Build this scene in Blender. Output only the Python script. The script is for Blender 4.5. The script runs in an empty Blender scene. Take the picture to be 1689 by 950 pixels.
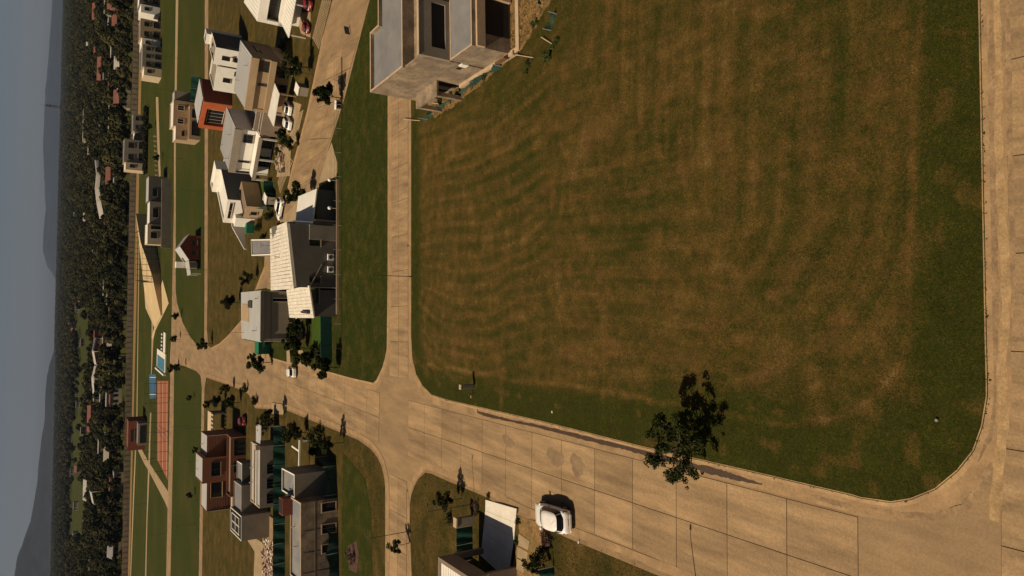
import bpy, bmesh, math, random
import numpy as np
from mathutils import Vector

rnd = random.Random(11)
nrs = np.random.RandomState(5)
SC = bpy.context.scene
COL = SC.collection

# ------------------------------------------------------------------ camera
F, H = 1173.0, 33.0
RHO, PITCH = math.radians(1.45), math.atan((844.5 - 88.0) / F)
cp, sp, cr, sr = math.cos(PITCH), math.sin(PITCH), math.cos(RHO), math.sin(RHO)
R_, U_, F_ = Vector((1, 0, 0)), Vector((0, sp, cp)), Vector((0, cp, -sp))
cx = sr * R_ - cr * U_
cy = cr * R_ + sr * U_
cz = cx.cross(cy)
cam = bpy.data.objects.new('camera', bpy.data.cameras.new('camera'))
COL.objects.link(cam)
m = cam.matrix_world.copy()
for i, v in enumerate((cx, cy, cz)):
    for k in range(3):
        m[k][i] = v[k]
m[0][3], m[1][3], m[2][3] = 0, 0, H
cam.matrix_world = m
cam.data.sensor_width = 36.0
cam.data.sensor_fit = 'HORIZONTAL'
cam.data.lens = 36.0 * F / 1689.0
cam.data.clip_start, cam.data.clip_end = 0.5, 60000.0
SC.camera = cam

# ------------------------------------------------------------------ sky, sun, exposure
SUN_EL, SUN_AZ = math.radians(53.5), math.radians(257.5)      # clockwise from +Y
W = bpy.data.worlds.new('World')
SC.world = W
W.use_nodes = True
nt = W.node_tree
bg = nt.nodes['Background']
sky = nt.nodes.new('ShaderNodeTexSky')
sky.sky_type = 'NISHITA'
sky.sun_disc = False
sky.sun_elevation, sky.sun_rotation = SUN_EL, SUN_AZ
sky.altitude = 400
sky.air_density, sky.dust_density, sky.ozone_density = 0.45, 1.6, 0.0
wb = nt.nodes.new('ShaderNodeVectorMath')          # white balance of the whole sky
wb.operation = 'MULTIPLY'
wb.inputs[1].default_value = (.94, .83, .71)
nt.links.new(sky.outputs[0], wb.inputs[0])
nt.links.new(wb.outputs[0], bg.inputs[0])
bg.inputs[1].default_value = 0.05
sd = bpy.data.lights.new('sun', 'SUN')
sd.energy, sd.angle, sd.color = 4.8, math.radians(0.5), (1.0, 0.84, 0.62)
sun = bpy.data.objects.new('sun', sd)
COL.objects.link(sun)
tosun = Vector((math.sin(SUN_AZ) * math.cos(SUN_EL), math.cos(SUN_AZ) * math.cos(SUN_EL), math.sin(SUN_EL)))
sun.rotation_euler = tosun.to_track_quat('Z', 'Y').to_euler()
SC.view_settings.view_transform = 'Standard'
SC.view_settings.look = 'None'
SC.view_settings.exposure = 0.0
SC.view_settings.gamma = 1.0

# ------------------------------------------------------------------ helpers: places
def ray(x, y):
    du, dv = 475 - y, x - 844.5
    a, b = (du * cr + dv * sr) / F, (-du * sr + dv * cr) / F
    return (a, cp - b * sp, -sp - b * cp)

def G(x, y, z=0.0):
    """point of the place at height z seen at photo pixel x, y"""
    r = ray(x, y)
    t = (z - H) / r[2]
    return (r[0] * t, r[1] * t)

def GP(pts, z=0.0):
    return [G(x, y, z) for x, y in pts]

def pixel(X, Y, Z):
    z = Z - H
    f = Y * cp - z * sp
    a = X / f * F
    b = -(Y * sp + z * cp) / f * F
    return (844.5 + a * sr + b * cr, 475 - (a * cr - b * sr))

def top_z(xb, yb, xt, yt, zb=0.0):
    X, Y = G(xb, yb, zb)
    r = ray(xt, yt)
    return H + r[2] * Y / r[1]

def rect_px(B, C, A, z):
    """rectangle at height z: near corner B, edge to C, depth towards A"""
    b, c, a = (Vector(G(p[0], p[1], z)) for p in (B, C, A))
    u = (c - b).normalized()
    n = Vector((-u.y, u.x))
    d = (a - b).dot(n)
    return [tuple(b), tuple(c), tuple(c + n * d), tuple(b + n * d)]

def lerp(a, b, t):
    return tuple(a[i] + (b[i] - a[i]) * t for i in range(len(a)))

# ------------------------------------------------------------------ helpers: meshes
class MB:
    def __init__(self):
        self.v, self.f, self.mi = [], [], []
    def add(self, vs, fs, mi=0):
        o = len(self.v)
        self.v += [tuple(p) for p in vs]
        for f in fs:
            self.f.append(tuple(i + o for i in f))
            self.mi.append(mi)
        return self
    def box(self, x0, y0, z0, x1, y1, z1, mi=0):
        vs = [(x0, y0, z0), (x1, y0, z0), (x1, y1, z0), (x0, y1, z0), (x0, y0, z1), (x1, y0, z1), (x1, y1, z1), (x0, y1, z1)]
        return self.add(vs, [(3, 2, 1, 0), (4, 5, 6, 7), (0, 1, 5, 4), (1, 2, 6, 5), (2, 3, 7, 6), (3, 0, 4, 7)], mi)
    def prism(self, pts, z0, z1, mi=0, bottom=True):
        if sum(pts[i][0] * pts[(i + 1) % len(pts)][1] - pts[(i + 1) % len(pts)][0] * pts[i][1] for i in range(len(pts))) < 0:
            pts = pts[::-1]
        n = len(pts)
        vs = [(p[0], p[1], z0) for p in pts] + [(p[0], p[1], z1) for p in pts]
        fs = [tuple(range(n, 2 * n))] + [(i, (i + 1) % n, n + (i + 1) % n, n + i) for i in range(n)]
        if bottom:
            fs.append(tuple(range(n - 1, -1, -1)))
        return self.add(vs, fs, mi)
    def bar(self, P, Q, w, z0, z1, mi=0):
        """upright bar from P to Q (plan), width w"""
        P, Q = Vector(P[:2]), Vector(Q[:2])
        d = (Q - P)
        if d.length < 1e-6:
            d = Vector((1, 0))
        n = Vector((-d.y, d.x)).normalized() * w / 2
        return self.prism([tuple(P - n), tuple(Q - n), tuple(Q + n), tuple(P + n)], z0, z1, mi)
    def slab(self, q, t, mi=0):
        """four 3-D corners of a roof plane, thickness t downwards"""
        a, b, c = Vector(q[0]), Vector(q[1]), Vector(q[2])
        if (b - a).cross(c - a).z < 0:
            q = q[::-1]
        vs = list(q) + [(p[0], p[1], p[2] - t) for p in q]
        n = len(q)
        return self.add(vs, [tuple(range(n)), tuple(range(2 * n - 1, n - 1, -1))] + [(n + i, n + (i + 1) % n, (i + 1) % n, i) for i in range(n)], mi)
    def tube(self, p, q, r0, r1=None, n=6, mi=0, cap=True):
        p, q = Vector(p), Vector(q)
        r1 = r0 if r1 is None else r1
        d = (q - p).normalized()
        a = d.orthogonal().normalized()
        b = d.cross(a)
        vs = []
        for c, r in ((p, r0), (q, r1)):
            for i in range(n):
                t = 2 * math.pi * i / n
                vs.append(tuple(c + (a * math.cos(t) + b * math.sin(t)) * r))
        fs = [(i, (i + 1) % n, n + (i + 1) % n, n + i) for i in range(n)]
        if cap:
            fs += [tuple(range(n - 1, -1, -1)), tuple(range(n, 2 * n))]
        return self.add(vs, fs, mi)
    def mesh(self, name, mats, off=(0, 0, 0), smooth=False):
        me = bpy.data.meshes.new(name)
        ox, oy, oz = off
        me.from_pydata([(x - ox, y - oy, z - oz) for x, y, z in self.v], [], self.f)
        mats = mats if isinstance(mats, (list, tuple)) else [mats]
        for m_ in mats:
            me.materials.append(m_)
        if len(mats) > 1:
            me.polygons.foreach_set('material_index', self.mi)
        if smooth:
            me.polygons.foreach_set('use_smooth', [True] * len(self.f))
        me.update()
        return me

def link(name, data, parent=None):
    o = bpy.data.objects.new(name, data)
    COL.objects.link(o)
    if parent:
        o.parent = parent
    return o

def tag(o, label, cat, group=None):
    o['label'] = label
    o['category'] = cat
    if group:
        o['group'] = group
    return o

WL = {}
def thing(name, label, cat, loc=(0, 0, 0), group=None, rz=0.0):
    o = link(name, None)
    loc = (loc[0], loc[1], loc[2] if len(loc) > 2 else 0.0)
    o.location = loc
    o.rotation_euler = (0, 0, rz)
    WL[o.name] = loc
    return tag(o, label, cat, group)

def part(name, mb, mats, t, local=False, smooth=False, label=None):
    """a part of thing t; mb in world coordinates unless local"""
    off = (0, 0, 0) if local else WL.get(t.name, (0, 0, 0))
    o = link(name, mb.mesh(name, mats, off, smooth), t)
    WL[o.name] = off
    if label:
        o['label'] = label
    return o

def single(name, mb, mats, label, cat, loc, group=None, smooth=False, local=False):
    loc = (loc[0], loc[1], loc[2] if len(loc) > 2 else 0.0)
    o = link(name, mb.mesh(name, mats, (0, 0, 0) if local else loc, smooth))
    o.location = loc
    WL[o.name] = loc
    return tag(o, label, cat, group)

def struct(name, mb, mats, kind='structure', parent=None, smooth=False):
    o = link(name, mb.mesh(name, mats, (0, 0, 0), smooth), parent)
    o['kind'] = kind
    return o

def dup(root, loc, label=None, group=None, scale=1.0, rz=0.0):
    r = root.copy()
    COL.objects.link(r)
    r.location = (loc[0], loc[1], loc[2] if len(loc) > 2 else 0.0)
    r.rotation_euler = (0, 0, rz)
    r.scale = (scale,) * 3 if not isinstance(scale, tuple) else scale
    if label:
        r['label'] = label
    if group:
        r['group'] = group
    for ch in list(root.children):
        c = ch.copy()
        COL.objects.link(c)
        c.parent = r
        for g in list(ch.children):
            d = g.copy()
            COL.objects.link(d)
            d.parent = c
    return r

# ------------------------------------------------------------------ materials
def mat(name, col, rough=0.8, var=0.25, scale=1.5, fine=0.15, fscale=14.0, bump=0.0, metal=0.0, spec=0.3, streak=None, tint=None, bscale=20.0, each=0.0):
    """weathered surface: world-space noise in two sizes, optional second tint, streaks and bump"""
    m_ = bpy.data.materials.new(name)
    m_.use_nodes = True
    n, l = m_.node_tree.nodes, m_.node_tree.links
    b = n['Principled BSDF']
    b.inputs['Roughness'].default_value = rough
    b.inputs['Metallic'].default_value = metal
    b.inputs['Specular IOR Level'].default_value = spec
    geo = n.new('ShaderNodeNewGeometry')
    pos = geo.outputs['Position']
    if streak:
        mp = n.new('ShaderNodeMapping')
        mp.inputs['Scale'].default_value = streak
        l.new(pos, mp.inputs[0])
        spos = mp.outputs[0]
    else:
        spos = pos
    a = n.new('ShaderNodeTexNoise')
    a.inputs['Scale'].default_value = scale
    a.inputs['Detail'].default_value = 5
    a.inputs['Roughness'].default_value = 0.62
    l.new(spos, a.inputs['Vector'])
    c = n.new('ShaderNodeTexNoise')
    c.inputs['Scale'].default_value = fscale
    c.inputs['Detail'].default_value = 3
    l.new(pos, c.inputs['Vector'])
    def mr(src, lo, hi, f0=0.3, f1=0.7):
        q = n.new('ShaderNodeMapRange')
        q.inputs['From Min'].default_value, q.inputs['From Max'].default_value = f0, f1
        q.inputs['To Min'].default_value, q.inputs['To Max'].default_value = lo, hi
        l.new(src, q.inputs['Value'])
        return q.outputs[0]
    f1 = mr(a.outputs['Fac'], 1 - var, 1 + var)
    f2 = mr(c.outputs['Fac'], 1 - fine, 1 + fine)
    mu = n.new('ShaderNodeMath')
    mu.operation = 'MULTIPLY'
    l.new(f1, mu.inputs[0])
    l.new(f2, mu.inputs[1])
    if tint:
        mx = n.new('ShaderNodeMix')
        mx.data_type = 'RGBA'
        mx.inputs['A'].default_value = (*col, 1)
        mx.inputs['B'].default_value = (*tint, 1)
        d = n.new('ShaderNodeTexNoise')
        d.inputs['Scale'].default_value = scale * 0.45
        d.inputs['Detail'].default_value = 6
        d.inputs['Roughness'].default_value = 0.7
        l.new(spos, d.inputs['Vector'])
        l.new(mr(d.outputs['Fac'], 0, 1, 0.4, 0.65), mx.inputs['Factor'])
        base = mx.outputs['Result']
    else:
        rgb = n.new('ShaderNodeRGB')
        rgb.outputs[0].default_value = (*col, 1)
        base = rgb.outputs[0]
    vm = n.new('ShaderNodeVectorMath')
    vm.operation = 'SCALE'
    l.new(base, vm.inputs[0])
    if each:
        oi = n.new('ShaderNodeObjectInfo')
        m3 = n.new('ShaderNodeMath')
        m3.operation = 'MULTIPLY'
        l.new(mu.outputs[0], m3.inputs[0])
        l.new(mr(oi.outputs['Random'], 1 - each, 1 + each, 0, 1), m3.inputs[1])
        mu = m3
    l.new(mu.outputs[0], vm.inputs['Scale'])
    l.new(vm.outputs[0], b.inputs['Base Color'])
    if bump:
        bn = n.new('ShaderNodeBump')
        bn.inputs['Strength'].default_value = bump
        bn.inputs['Distance'].default_value = 0.05
        e = n.new('ShaderNodeTexNoise')
        e.inputs['Scale'].default_value = bscale
        e.inputs['Detail'].default_value = 4
        l.new(pos, e.inputs['Vector'])
        l.new(e.outputs['Fac'], bn.inputs['Height'])
        l.new(bn.outputs[0], b.inputs['Normal'])
    return m_

def leafmat(name, c0, c1, c2=None):
    m_ = bpy.data.materials.new(name)
    m_.use_nodes = True
    n, l = m_.node_tree.nodes, m_.node_tree.links
    b = n['Principled BSDF']
    geo = n.new('ShaderNodeNewGeometry')
    oi = n.new('ShaderNodeObjectInfo')
    mx = n.new('ShaderNodeMix')
    mx.data_type = 'RGBA'
    mx.inputs['A'].default_value = (*c0, 1)
    mx.inputs['B'].default_value = (*c1, 1)
    l.new(geo.outputs['Random Per Island'], mx.inputs['Factor'])
    q = n.new('ShaderNodeMapRange')
    q.inputs['To Min'].default_value, q.inputs['To Max'].default_value = 0.65, 1.35
    l.new(oi.outputs['Random'], q.inputs['Value'])
    vm = n.new('ShaderNodeVectorMath')
    vm.operation = 'SCALE'
    src = mx.outputs['Result']
    if c2:
        m2 = n.new('ShaderNodeMix')
        m2.data_type = 'RGBA'
        pw = n.new('ShaderNodeMath')
        pw.operation = 'MULTIPLY'
        pw.inputs[1].default_value = 7.31
        l.new(oi.outputs['Random'], pw.inputs[0])
        fr = n.new('ShaderNodeMath')
        fr.operation = 'FRACT'
        l.new(pw.outputs[0], fr.inputs[0])
        p3 = n.new('ShaderNodeMath')
        p3.operation = 'POWER'
        p3.inputs[1].default_value = 2.5
        l.new(fr.outputs[0], p3.inputs[0])
        l.new(p3.outputs[0], m2.inputs['Factor'])
        l.new(src, m2.inputs['A'])
        m2.inputs['B'].default_value = (*c2, 1)
        src = m2.outputs['Result']
    l.new(src, vm.inputs[0])
    l.new(q.outputs[0], vm.inputs['Scale'])
    l.new(vm.outputs[0], b.inputs['Base Color'])
    b.inputs['Roughness'].default_value = 0.85
    b.inputs['Specular IOR Level'].default_value = 0.08
    return m_

def plain(name, col, rough=0.5, metal=0.0, spec=0.5, coat=0.0):
    m_ = mat(name, col, rough, 0.06, 2.0, 0.04, 20.0, 0, metal, spec)
    m_.node_tree.nodes['Principled BSDF'].inputs['Coat Weight'].default_value = coat
    return m_

M = {}
M['concrete'] = mat('street_concrete', (.27, .174, .088), .85, .22, .5, .12, 9, .25, streak=(1.4, .35, 1), tint=(.215, .142, .076))
M['slab'] = mat('slab_concrete', (.3, .193, .097), .85, .3, .7, .16, 11, .25, streak=(1.6, .22, 1), tint=(.215, .142, .075), each=.1)
M['gutter'] = mat('gutter_concrete', (.31, .195, .095), .85, .2, .8, .12, 9, .25, tint=(.24, .152, .078))
M['joint'] = mat('joint_filler', (.03, .02, .012), .95, .3, 2)
M['grass'] = None
M['rough_concrete'] = mat('rough_concrete', (.27, .2, .13), .9, .38, .8, .2, 8, .4, tint=(.165, .125, .085))
M['membrane'] = mat('roof_membrane', (.19, .18, .175), .8, .12, .7, .1, 12, .1, tint=(.16, .155, .155))
M['cement'] = mat('cement_trim', (.42, .3, .19), .85, .15, 1.5, .1, 10, .1)
M['white'] = mat('white_render', (.72, .68, .6), .75, .06, .7, .04, 8, .05)
M['cream'] = mat('cream_render', (.52, .4, .26), .8, .1, .7, .06, 8, .05)
M['tan'] = mat('tan_render', (.36, .25, .145), .8, .1, .6, .06, 8, .05)
M['brownr'] = mat('brown_render_and_shade', (.19, .14, .1), .8, .12, .6, .08, 8)
M['greyr'] = mat('grey_render', (.24, .2, .15), .8, .14, .6, .1, 8, .1)
M['darkgrey'] = mat('dark_grey_render', (.12, .105, .085), .8, .14, .6, .1, 8, .05)
M['slate'] = mat('slate_grey_and_shade', (.1, .1, .1), .8, .1, .6, .08, 8)
M['orange'] = mat('orange_render', (.36, .085, .025), .8, .14, .8, .1, 8)
M['brick'] = mat('brown_board', (.19, .075, .036), .75, .25, 2.0, .2, 6, .2, streak=(6, 6, .5))
M['redbrick'] = mat('red_brick', (.2, .055, .028), .85, .3, 3, .25, 9, .3)
M['metal'] = mat('roof_metal', (.4, .385, .36), .55, .12, .6, .06, 8, 0, 0.0, .5, streak=(.4, 2, 1))
M['metalw'] = mat('white_roof_metal', (.74, .7, .62), .5, .06, .6, .04, 8, 0, 0, .5)
M['tile'] = mat('white_roof_tile', (.62, .56, .46), .8, .18, 1.6, .15, 7, .5, bscale=6)
M['glass'] = plain('dark_glass', (.012, .013, .015), .12, 0, .6)
M['carglass'] = plain('car_glass', (.006, .006, .007), .2, 0, .25)
M['farroof'] = mat('far_pale_roof', (.33, .3, .26), .7, .2, .4, .1, 3)
M['farwall'] = mat('far_pale_wall', (.3, .245, .18), .8, .25, .4, .1, 3)
M['frame'] = plain('window_frame', (.05, .045, .04), .5)
M['framew'] = plain('pale_frame', (.5, .44, .35), .6)
M['void'] = mat('dark_interior', (.02, .016, .012), .95, .2, 1)  # on openings: flat near-black colour stands in for the shade inside
M['pole'] = plain('painted_steel', (.05, .045, .04), .5, .3)
M['galv'] = plain('galvanised_steel', (.42, .4, .36), .5, .4)
M['net'] = mat('green_shade_net', (.012, .06, .04), .8, .35, 1.2, .3, 6, .3, streak=(3, 3, .4))
M['netl'] = mat('worn_green_net', (.018, .05, .038), .8, .4, 1.5, .3, 6, .3)
M['wood'] = mat('timber', (.14, .075, .035), .75, .25, 3, .2, 9, .2)
M['bark'] = mat('bark', (.05, .035, .024), .9, .3, 5, .2, 15, .4)
M['soil'] = mat('dry_soil', (.24, .135, .05), .95, .28, 1.3, .25, 6, .7, tint=(.15, .1, .035))
M['mulch'] = mat('dark_mulch', (.07, .035, .025), .95, .4, 3, .3, 9, .6)
M['leaf'] = leafmat('street_tree_leaves', (.009, .013, .003), (.03, .036, .008))
M['leaf2'] = leafmat('shrub_leaves', (.02, .03, .008), (.06, .075, .02))
M['purple'] = leafmat('purple_leaves', (.05, .025, .025), (.12, .07, .05))
M['wood_leaf'] = leafmat('wood_leaves', (.01, .011, .0035), (.025, .025, .0075), (.06, .054, .019))
M['carw'] = plain('white_car_paint', (.78, .74, .68), .25, 0, .5, .6)
M['carr'] = plain('red_car_paint', (.2, .02, .02), .25, 0, .5, .6)
M['card'] = plain('dark_car_paint', (.03, .03, .035), .25, 0, .5, .6)
M['tyre'] = plain('tyre', (.015, .015, .015), .9)
M['rim'] = plain('wheel_rim', (.35, .35, .35), .35, .7)
M['redlamp'] = plain('red_lamp_glass', (.2, .015, .01), .2)
M['lampglass'] = plain('lamp_glass', (.6, .58, .52), .15)
M['blue'] = mat('blue_court', (.035, .095, .17), .8, .1, .5, .06, 5)
M['clay'] = mat('orange_court', (.25, .08, .033), .85, .14, .5, .1, 5)
M['paint'] = plain('white_line_paint', (.6, .55, .48), .7)
M['pool'] = plain('pool_water', (.05, .24, .3), .08, 0, .6)
M['wallp'] = mat('precast_wall', (.3, .23, .165), .9, .25, .35, .15, 3, .2)
M['water'] = mat('wet_concrete', (.05, .026, .011), .6, .2, 2, .1, 8, 0, 0, .6)
M['redroof'] = mat('far_red_roof', (.16, .06, .04), .85, .2, .5)
M['taupe'] = mat('taupe_render', (.36, .29, .2), .8, .1, .6, .06, 8)
M['hill'] = mat('hill_scrub', (.015, .02, .026), .95, .35, .012, .3, .06)  # scrub tinted blue: haze of distance put into the base colour
M['greenbag'] = plain('green_container', (.01, .14, .07), .6)
M['rubble'] = mat('rubble', (.3, .22, .15), .9, .4, 2, .3, 9)

# ------------------------------------------------------------------ grass
def grassmat(name, attr, green=(.027, .0325, .003), dry=(.102, .061, .014), lo=.42, hi=.7, sc=.25):
    m_ = bpy.data.materials.new(name)
    m_.use_nodes = True
    n, l = m_.node_tree.nodes, m_.node_tree.links
    b = n['Principled BSDF']
    b.inputs['Roughness'].default_value = .9
    b.inputs['Specular IOR Level'].default_value = .1
    pos = n.new('ShaderNodeNewGeometry').outputs['Position']
    def noise(s, det=4, ro=.6, stretch=None):
        t = n.new('ShaderNodeTexNoise')
        t.inputs['Scale'].default_value, t.inputs['Detail'].default_value, t.inputs['Roughness'].default_value = s, det, ro
        src = pos
        if stretch:
            mp = n.new('ShaderNodeMapping')
            mp.inputs['Scale'].default_value = stretch
            l.new(pos, mp.inputs[0])
            src = mp.outputs[0]
        l.new(src, t.inputs['Vector'])
        return t.outputs['Fac']
    def rng(src, a, c, d, e):
        q = n.new('ShaderNodeMapRange')
        q.inputs['From Min'].default_value, q.inputs['From Max'].default_value = a, c
        q.inputs['To Min'].default_value, q.inputs['To Max'].default_value = d, e
        l.new(src, q.inputs['Value'])
        return q.outputs[0]
    def math_(op, a, c):
        q = n.new('ShaderNodeMath')
        q.operation = op
        for i, s in enumerate((a, c)):
            if isinstance(s, (int, float)):
                q.inputs[i].default_value = s
            else:
                l.new(s, q.inputs[i])
        return q.outputs[0]
    if attr:
        at = n.new('ShaderNodeAttribute')
        at.attribute_name = 'dry'
        base = at.outputs['Fac']
    else:
        base = rng(noise(sc, 5, .65), lo, hi, 0, 1)
    grain = rng(noise(5.0, 6, .75), .3, .7, -.42, .42)
    grain2 = rng(noise(17, 4, .7), .3, .7, -.4, .4)
    fac = math_('ADD', math_('ADD', base, grain), grain2)
    mx = n.new('ShaderNodeMix')
    mx.data_type = 'RGBA'
    mx.clamp_factor = True
    mx.inputs['A'].default_value, mx.inputs['B'].default_value = (*green, 1), (*dry, 1)
    l.new(fac, mx.inputs['Factor'])
    mx2 = n.new('ShaderNodeMix')
    mx2.data_type = 'RGBA'
    l.new(rng(fac, 1.0, 1.6, 0, 1), mx2.inputs['Factor'])
    l.new(mx.outputs['Result'], mx2.inputs['A'])
    mx2.inputs['B'].default_value = (.17, .115, .04, 1)
    if attr:
        mx3 = n.new('ShaderNodeMix')
        mx3.data_type = 'RGBA'
        l.new(math_('MULTIPLY', rng(noise(.32, 5, .65), .48, .68, 0, .5), rng(fac, .35, 1.0, 0, 1)), mx3.inputs['Factor'])
        l.new(mx2.outputs['Result'], mx3.inputs['A'])
        mx3.inputs['B'].default_value = (.115, .05, .019, 1)
        mx2 = mx3
    v = math_('MULTIPLY', math_('MULTIPLY', rng(noise(1.1, 4), .3, .7, .85, 1.15), rng(noise(9, 4, .7), .3, .7, .62, 1.38)), rng(noise(34, 2), .3, .7, .6, 1.4))
    vm = n.new('ShaderNodeVectorMath')
    vm.operation = 'SCALE'
    l.new(mx2.outputs['Result'], vm.inputs[0])
    l.new(v, vm.inputs['Scale'])
    l.new(vm.outputs[0], b.inputs['Base Color'])
    bn = n.new('ShaderNodeBump')
    bn.inputs['Strength'].default_value, bn.inputs['Distance'].default_value = .8, .12
    l.new(noise(16, 5, .7), bn.inputs['Height'])
    l.new(bn.outputs[0], b.inputs['Normal'])
    return m_

M['field'] = grassmat('mown_field_grass', True)
M['lawn'] = grassmat('lawn_grass', False, (.022, .031, .002), (.062, .05, .01), .44, .74, .5)
M['lawndry'] = grassmat('dry_lawn_grass', False, (.036, .034, .006), (.09, .056, .014), .35, .65, .35)
M['farlawn'] = grassmat('far_lawn_grass', False, (.029, .039, .004), (.066, .05, .012), .42, .82, .06)
M['bright'] = grassmat('watered_lawn_grass', False, (.04, .075, .008), (.06, .08, .012), .5, .9, .5)

# value noise for painting dryness on the field mesh
def vnoise(x, y, s, seed=0):
    r = np.random.RandomState(seed)
    g = r.rand(256, 256)
    x, y = np.asarray(x) / s + 100, np.asarray(y) / s + 100
    i, j = np.floor(x).astype(int), np.floor(y).astype(int)
    fx, fy = x - i, y - j
    fx, fy = fx * fx * (3 - 2 * fx), fy * fy * (3 - 2 * fy)
    i, j = i % 255, j % 255
    return (g[i, j] * (1 - fx) + g[i + 1, j] * fx) * (1 - fy) + (g[i, j + 1] * (1 - fx) + g[i + 1, j + 1] * fx) * fy

def sstep(a, b, x):
    t = np.clip((x - a) / (b - a), 0, 1)
    return t * t * (3 - 2 * t)

def poly_dist(P, x, y):
    """distance to polygon outline, nearest point, inside flag"""
    best = np.full(x.shape, 1e9)
    nx, ny = x.copy(), y.copy()
    ins = np.zeros(x.shape, bool)
    n = len(P)
    for i in range(n):
        ax, ay = P[i]
        bx, by = P[(i + 1) % n]
        dx, dy = bx - ax, by - ay
        L = dx * dx + dy * dy
        if L > 0:
            t = np.clip(((x - ax) * dx + (y - ay) * dy) / L, 0, 1)
            qx, qy = ax + t * dx, ay + t * dy
            d = np.hypot(x - qx, y - qy)
            k = d < best
            best[k] = d[k]
            nx[k], ny[k] = qx[k], qy[k]
        c = ((ay > y) != (by > y)) & (x < (bx - ax) * (y - ay) / (by - ay + 1e-12) + ax)
        ins ^= c
    return best, nx, ny, ins

# ------------------------------------------------------------------ ground and streets
mb = MB()
mb.add([(-9000, -300, -.02), (9000, -300, -.02), (9000, 15500, -.02), (-9000, 15500, -.02)], [(0, 1, 2, 3)])
struct('ground', mb, M['farlawn'])

def sheet(name, pts, z, m_, t=.3):
    b_ = MB()
    b_.prism(pts, z - t, z, 0, False)
    return struct(name, b_, m_)

sheet('street_surface', [(-130, 4), (130, 4), (130, 262), (-130, 254)], .02, M['concrete'])

LOT = {}
LOT['field'] = [(1617, -330), (1617, 0), (1627.8, 560), (1629.5, 625), (1629.8, 654), (1621.6, 703.6), (1607, 744.7), (1580.6, 777.5), (1543.7, 808),
                (1502.6, 824.7), (1470, 829.6), (1420.5, 822.6), (1404, 817.7), (1240, 779), (1056, 737), (898, 697), (740, 661), (712, 652),
                (697, 637), (686, 617), (680, 590), (678, 555), (678, 200), (678, -330)]
LOT['verge'] = [(640, -95), (640, 440), (638.5, 576), (635, 593), (631, 607), (621, 628), (616, 632.5), (600, 629), (578, 624), (542.5, 614),
                (507, 604), (470, 597), (451, 591.5), (436, 580), (432, 566), (402, 560), (399, 482), (440, 475), (447, 440), (449, 395), (462, 372), (488, 366),
                (492, 324), (522, 311), (546, 232), (568, 162), (608, 5), (630, -70)]
LOT['houses'] = [(348, 574), (362, 567), (376, 554), (398.5, 528), (421, 478), (436, 440), (437, 424), (462, 369), (482, 275), (494.5, 230), (507, 182), (527, 86),
                 (542.5, 0), (580, -160), (343.5, -300), (343.5, 0), (342, 480), (341, 540), (343, 570)]
LOT['west'] = [(340, 622), (376, 634.5), (402, 644), (411, 651), (421, 672.6), (473, 676), (561, 712), (590, 724), (610, 738), (622, 752), (629.5, 767), (634, 785), (636, 803),
               (636, 950), (636, 1250), (332, 1250), (333, 950), (337, 640)]
LOT['near_west'] = [(678.6, 1150), (678.6, 950), (675.6, 866), (675.6, 831), (678, 815), (683, 801), (690, 788), (701, 778), (712, 780), (741, 793), (797, 816), (855, 848), (940, 887),
                    (1088, 948), (1300, 1037), (1300, 1300)]
LOT['back'] = [(294, -300), (294, 0), (290, 240), (289.5, 480), (292, 500), (301, 532), (313, 555), (325, 570), (333, 575), (336, 560), (336.5, 480), (337, 0), (337, -300)]
LOT['back_west'] = [(287, 600), (303, 604), (322, 612), (330, 620), (332, 640), (327, 950), (325, 1250), (279, 1250), (281, 950), (286, 700)]
LOTW = {k: GP(v, .12) for k, v in LOT.items()}
for k, mm in (('verge', 'lawn'), ('houses', 'lawndry'), ('west', 'lawndry'), ('near_west', 'lawndry'), ('back', 'farlawn'), ('back_west', 'farlawn')):
    sheet('grass_ground', LOTW[k], .1, M[mm])

# kerbs and gutters follow the lot outlines
def offset(P, d):
    n = len(P)
    area = sum(P[i][0] * P[(i + 1) % n][1] - P[(i + 1) % n][0] * P[i][1] for i in range(n))
    s = 1 if area > 0 else -1
    out = []
    for i in range(n):
        a, b, c = Vector(P[i - 1]), Vector(P[i]), Vector(P[(i + 1) % n])
        n1 = Vector(((b - a).y, -(b - a).x)).normalized() * s
        n2 = Vector(((c - b).y, -(c - b).x)).normalized() * s
        k = (n1 + n2)
        k = k / max(k.length_squared / 2, .5)
        out.append((b + k * d)[:])
    return out

def ring(name, P, d0, d1, z0, z1, m_, i0, i1, mi=0):
    A, B = offset(P, d0), offset(P, d1)
    za, zb = z1 if isinstance(z1, tuple) else (z1, z1)
    b_ = MB()
    for i in range(i0, i1):
        j = i + 1
        v = [(*A[i], z0), (*A[j], z0), (*A[j], za), (*A[i], za), (*B[i], z0), (*B[j], z0), (*B[j], zb), (*B[i], zb)]
        b_.add(v, [(3, 2, 6, 7), (0, 3, 7, 4), (1, 5, 6, 2), (0, 1, 2, 3), (4, 7, 6, 5)])
    return struct(name, b_, m_)

M['kerb'] = mat('kerb_concrete', (.32, .205, .1), .85, .18, 1.1, .12, 9, .2, tint=(.245, .155, .08))
for k, i0, i1 in (('field', 0, 22), ('verge', 0, 13), ('houses', 0, 12), ('west', 0, 14), ('near_west', 0, 14)):
    ring('kerb', LOTW[k], -.08, .2, .0, (.135, .0515), M['kerb'], i0, i1)
    ring('gutter', LOTW[k], .2, .85, .0, .05, M['gutter'], i0, i1)

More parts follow.
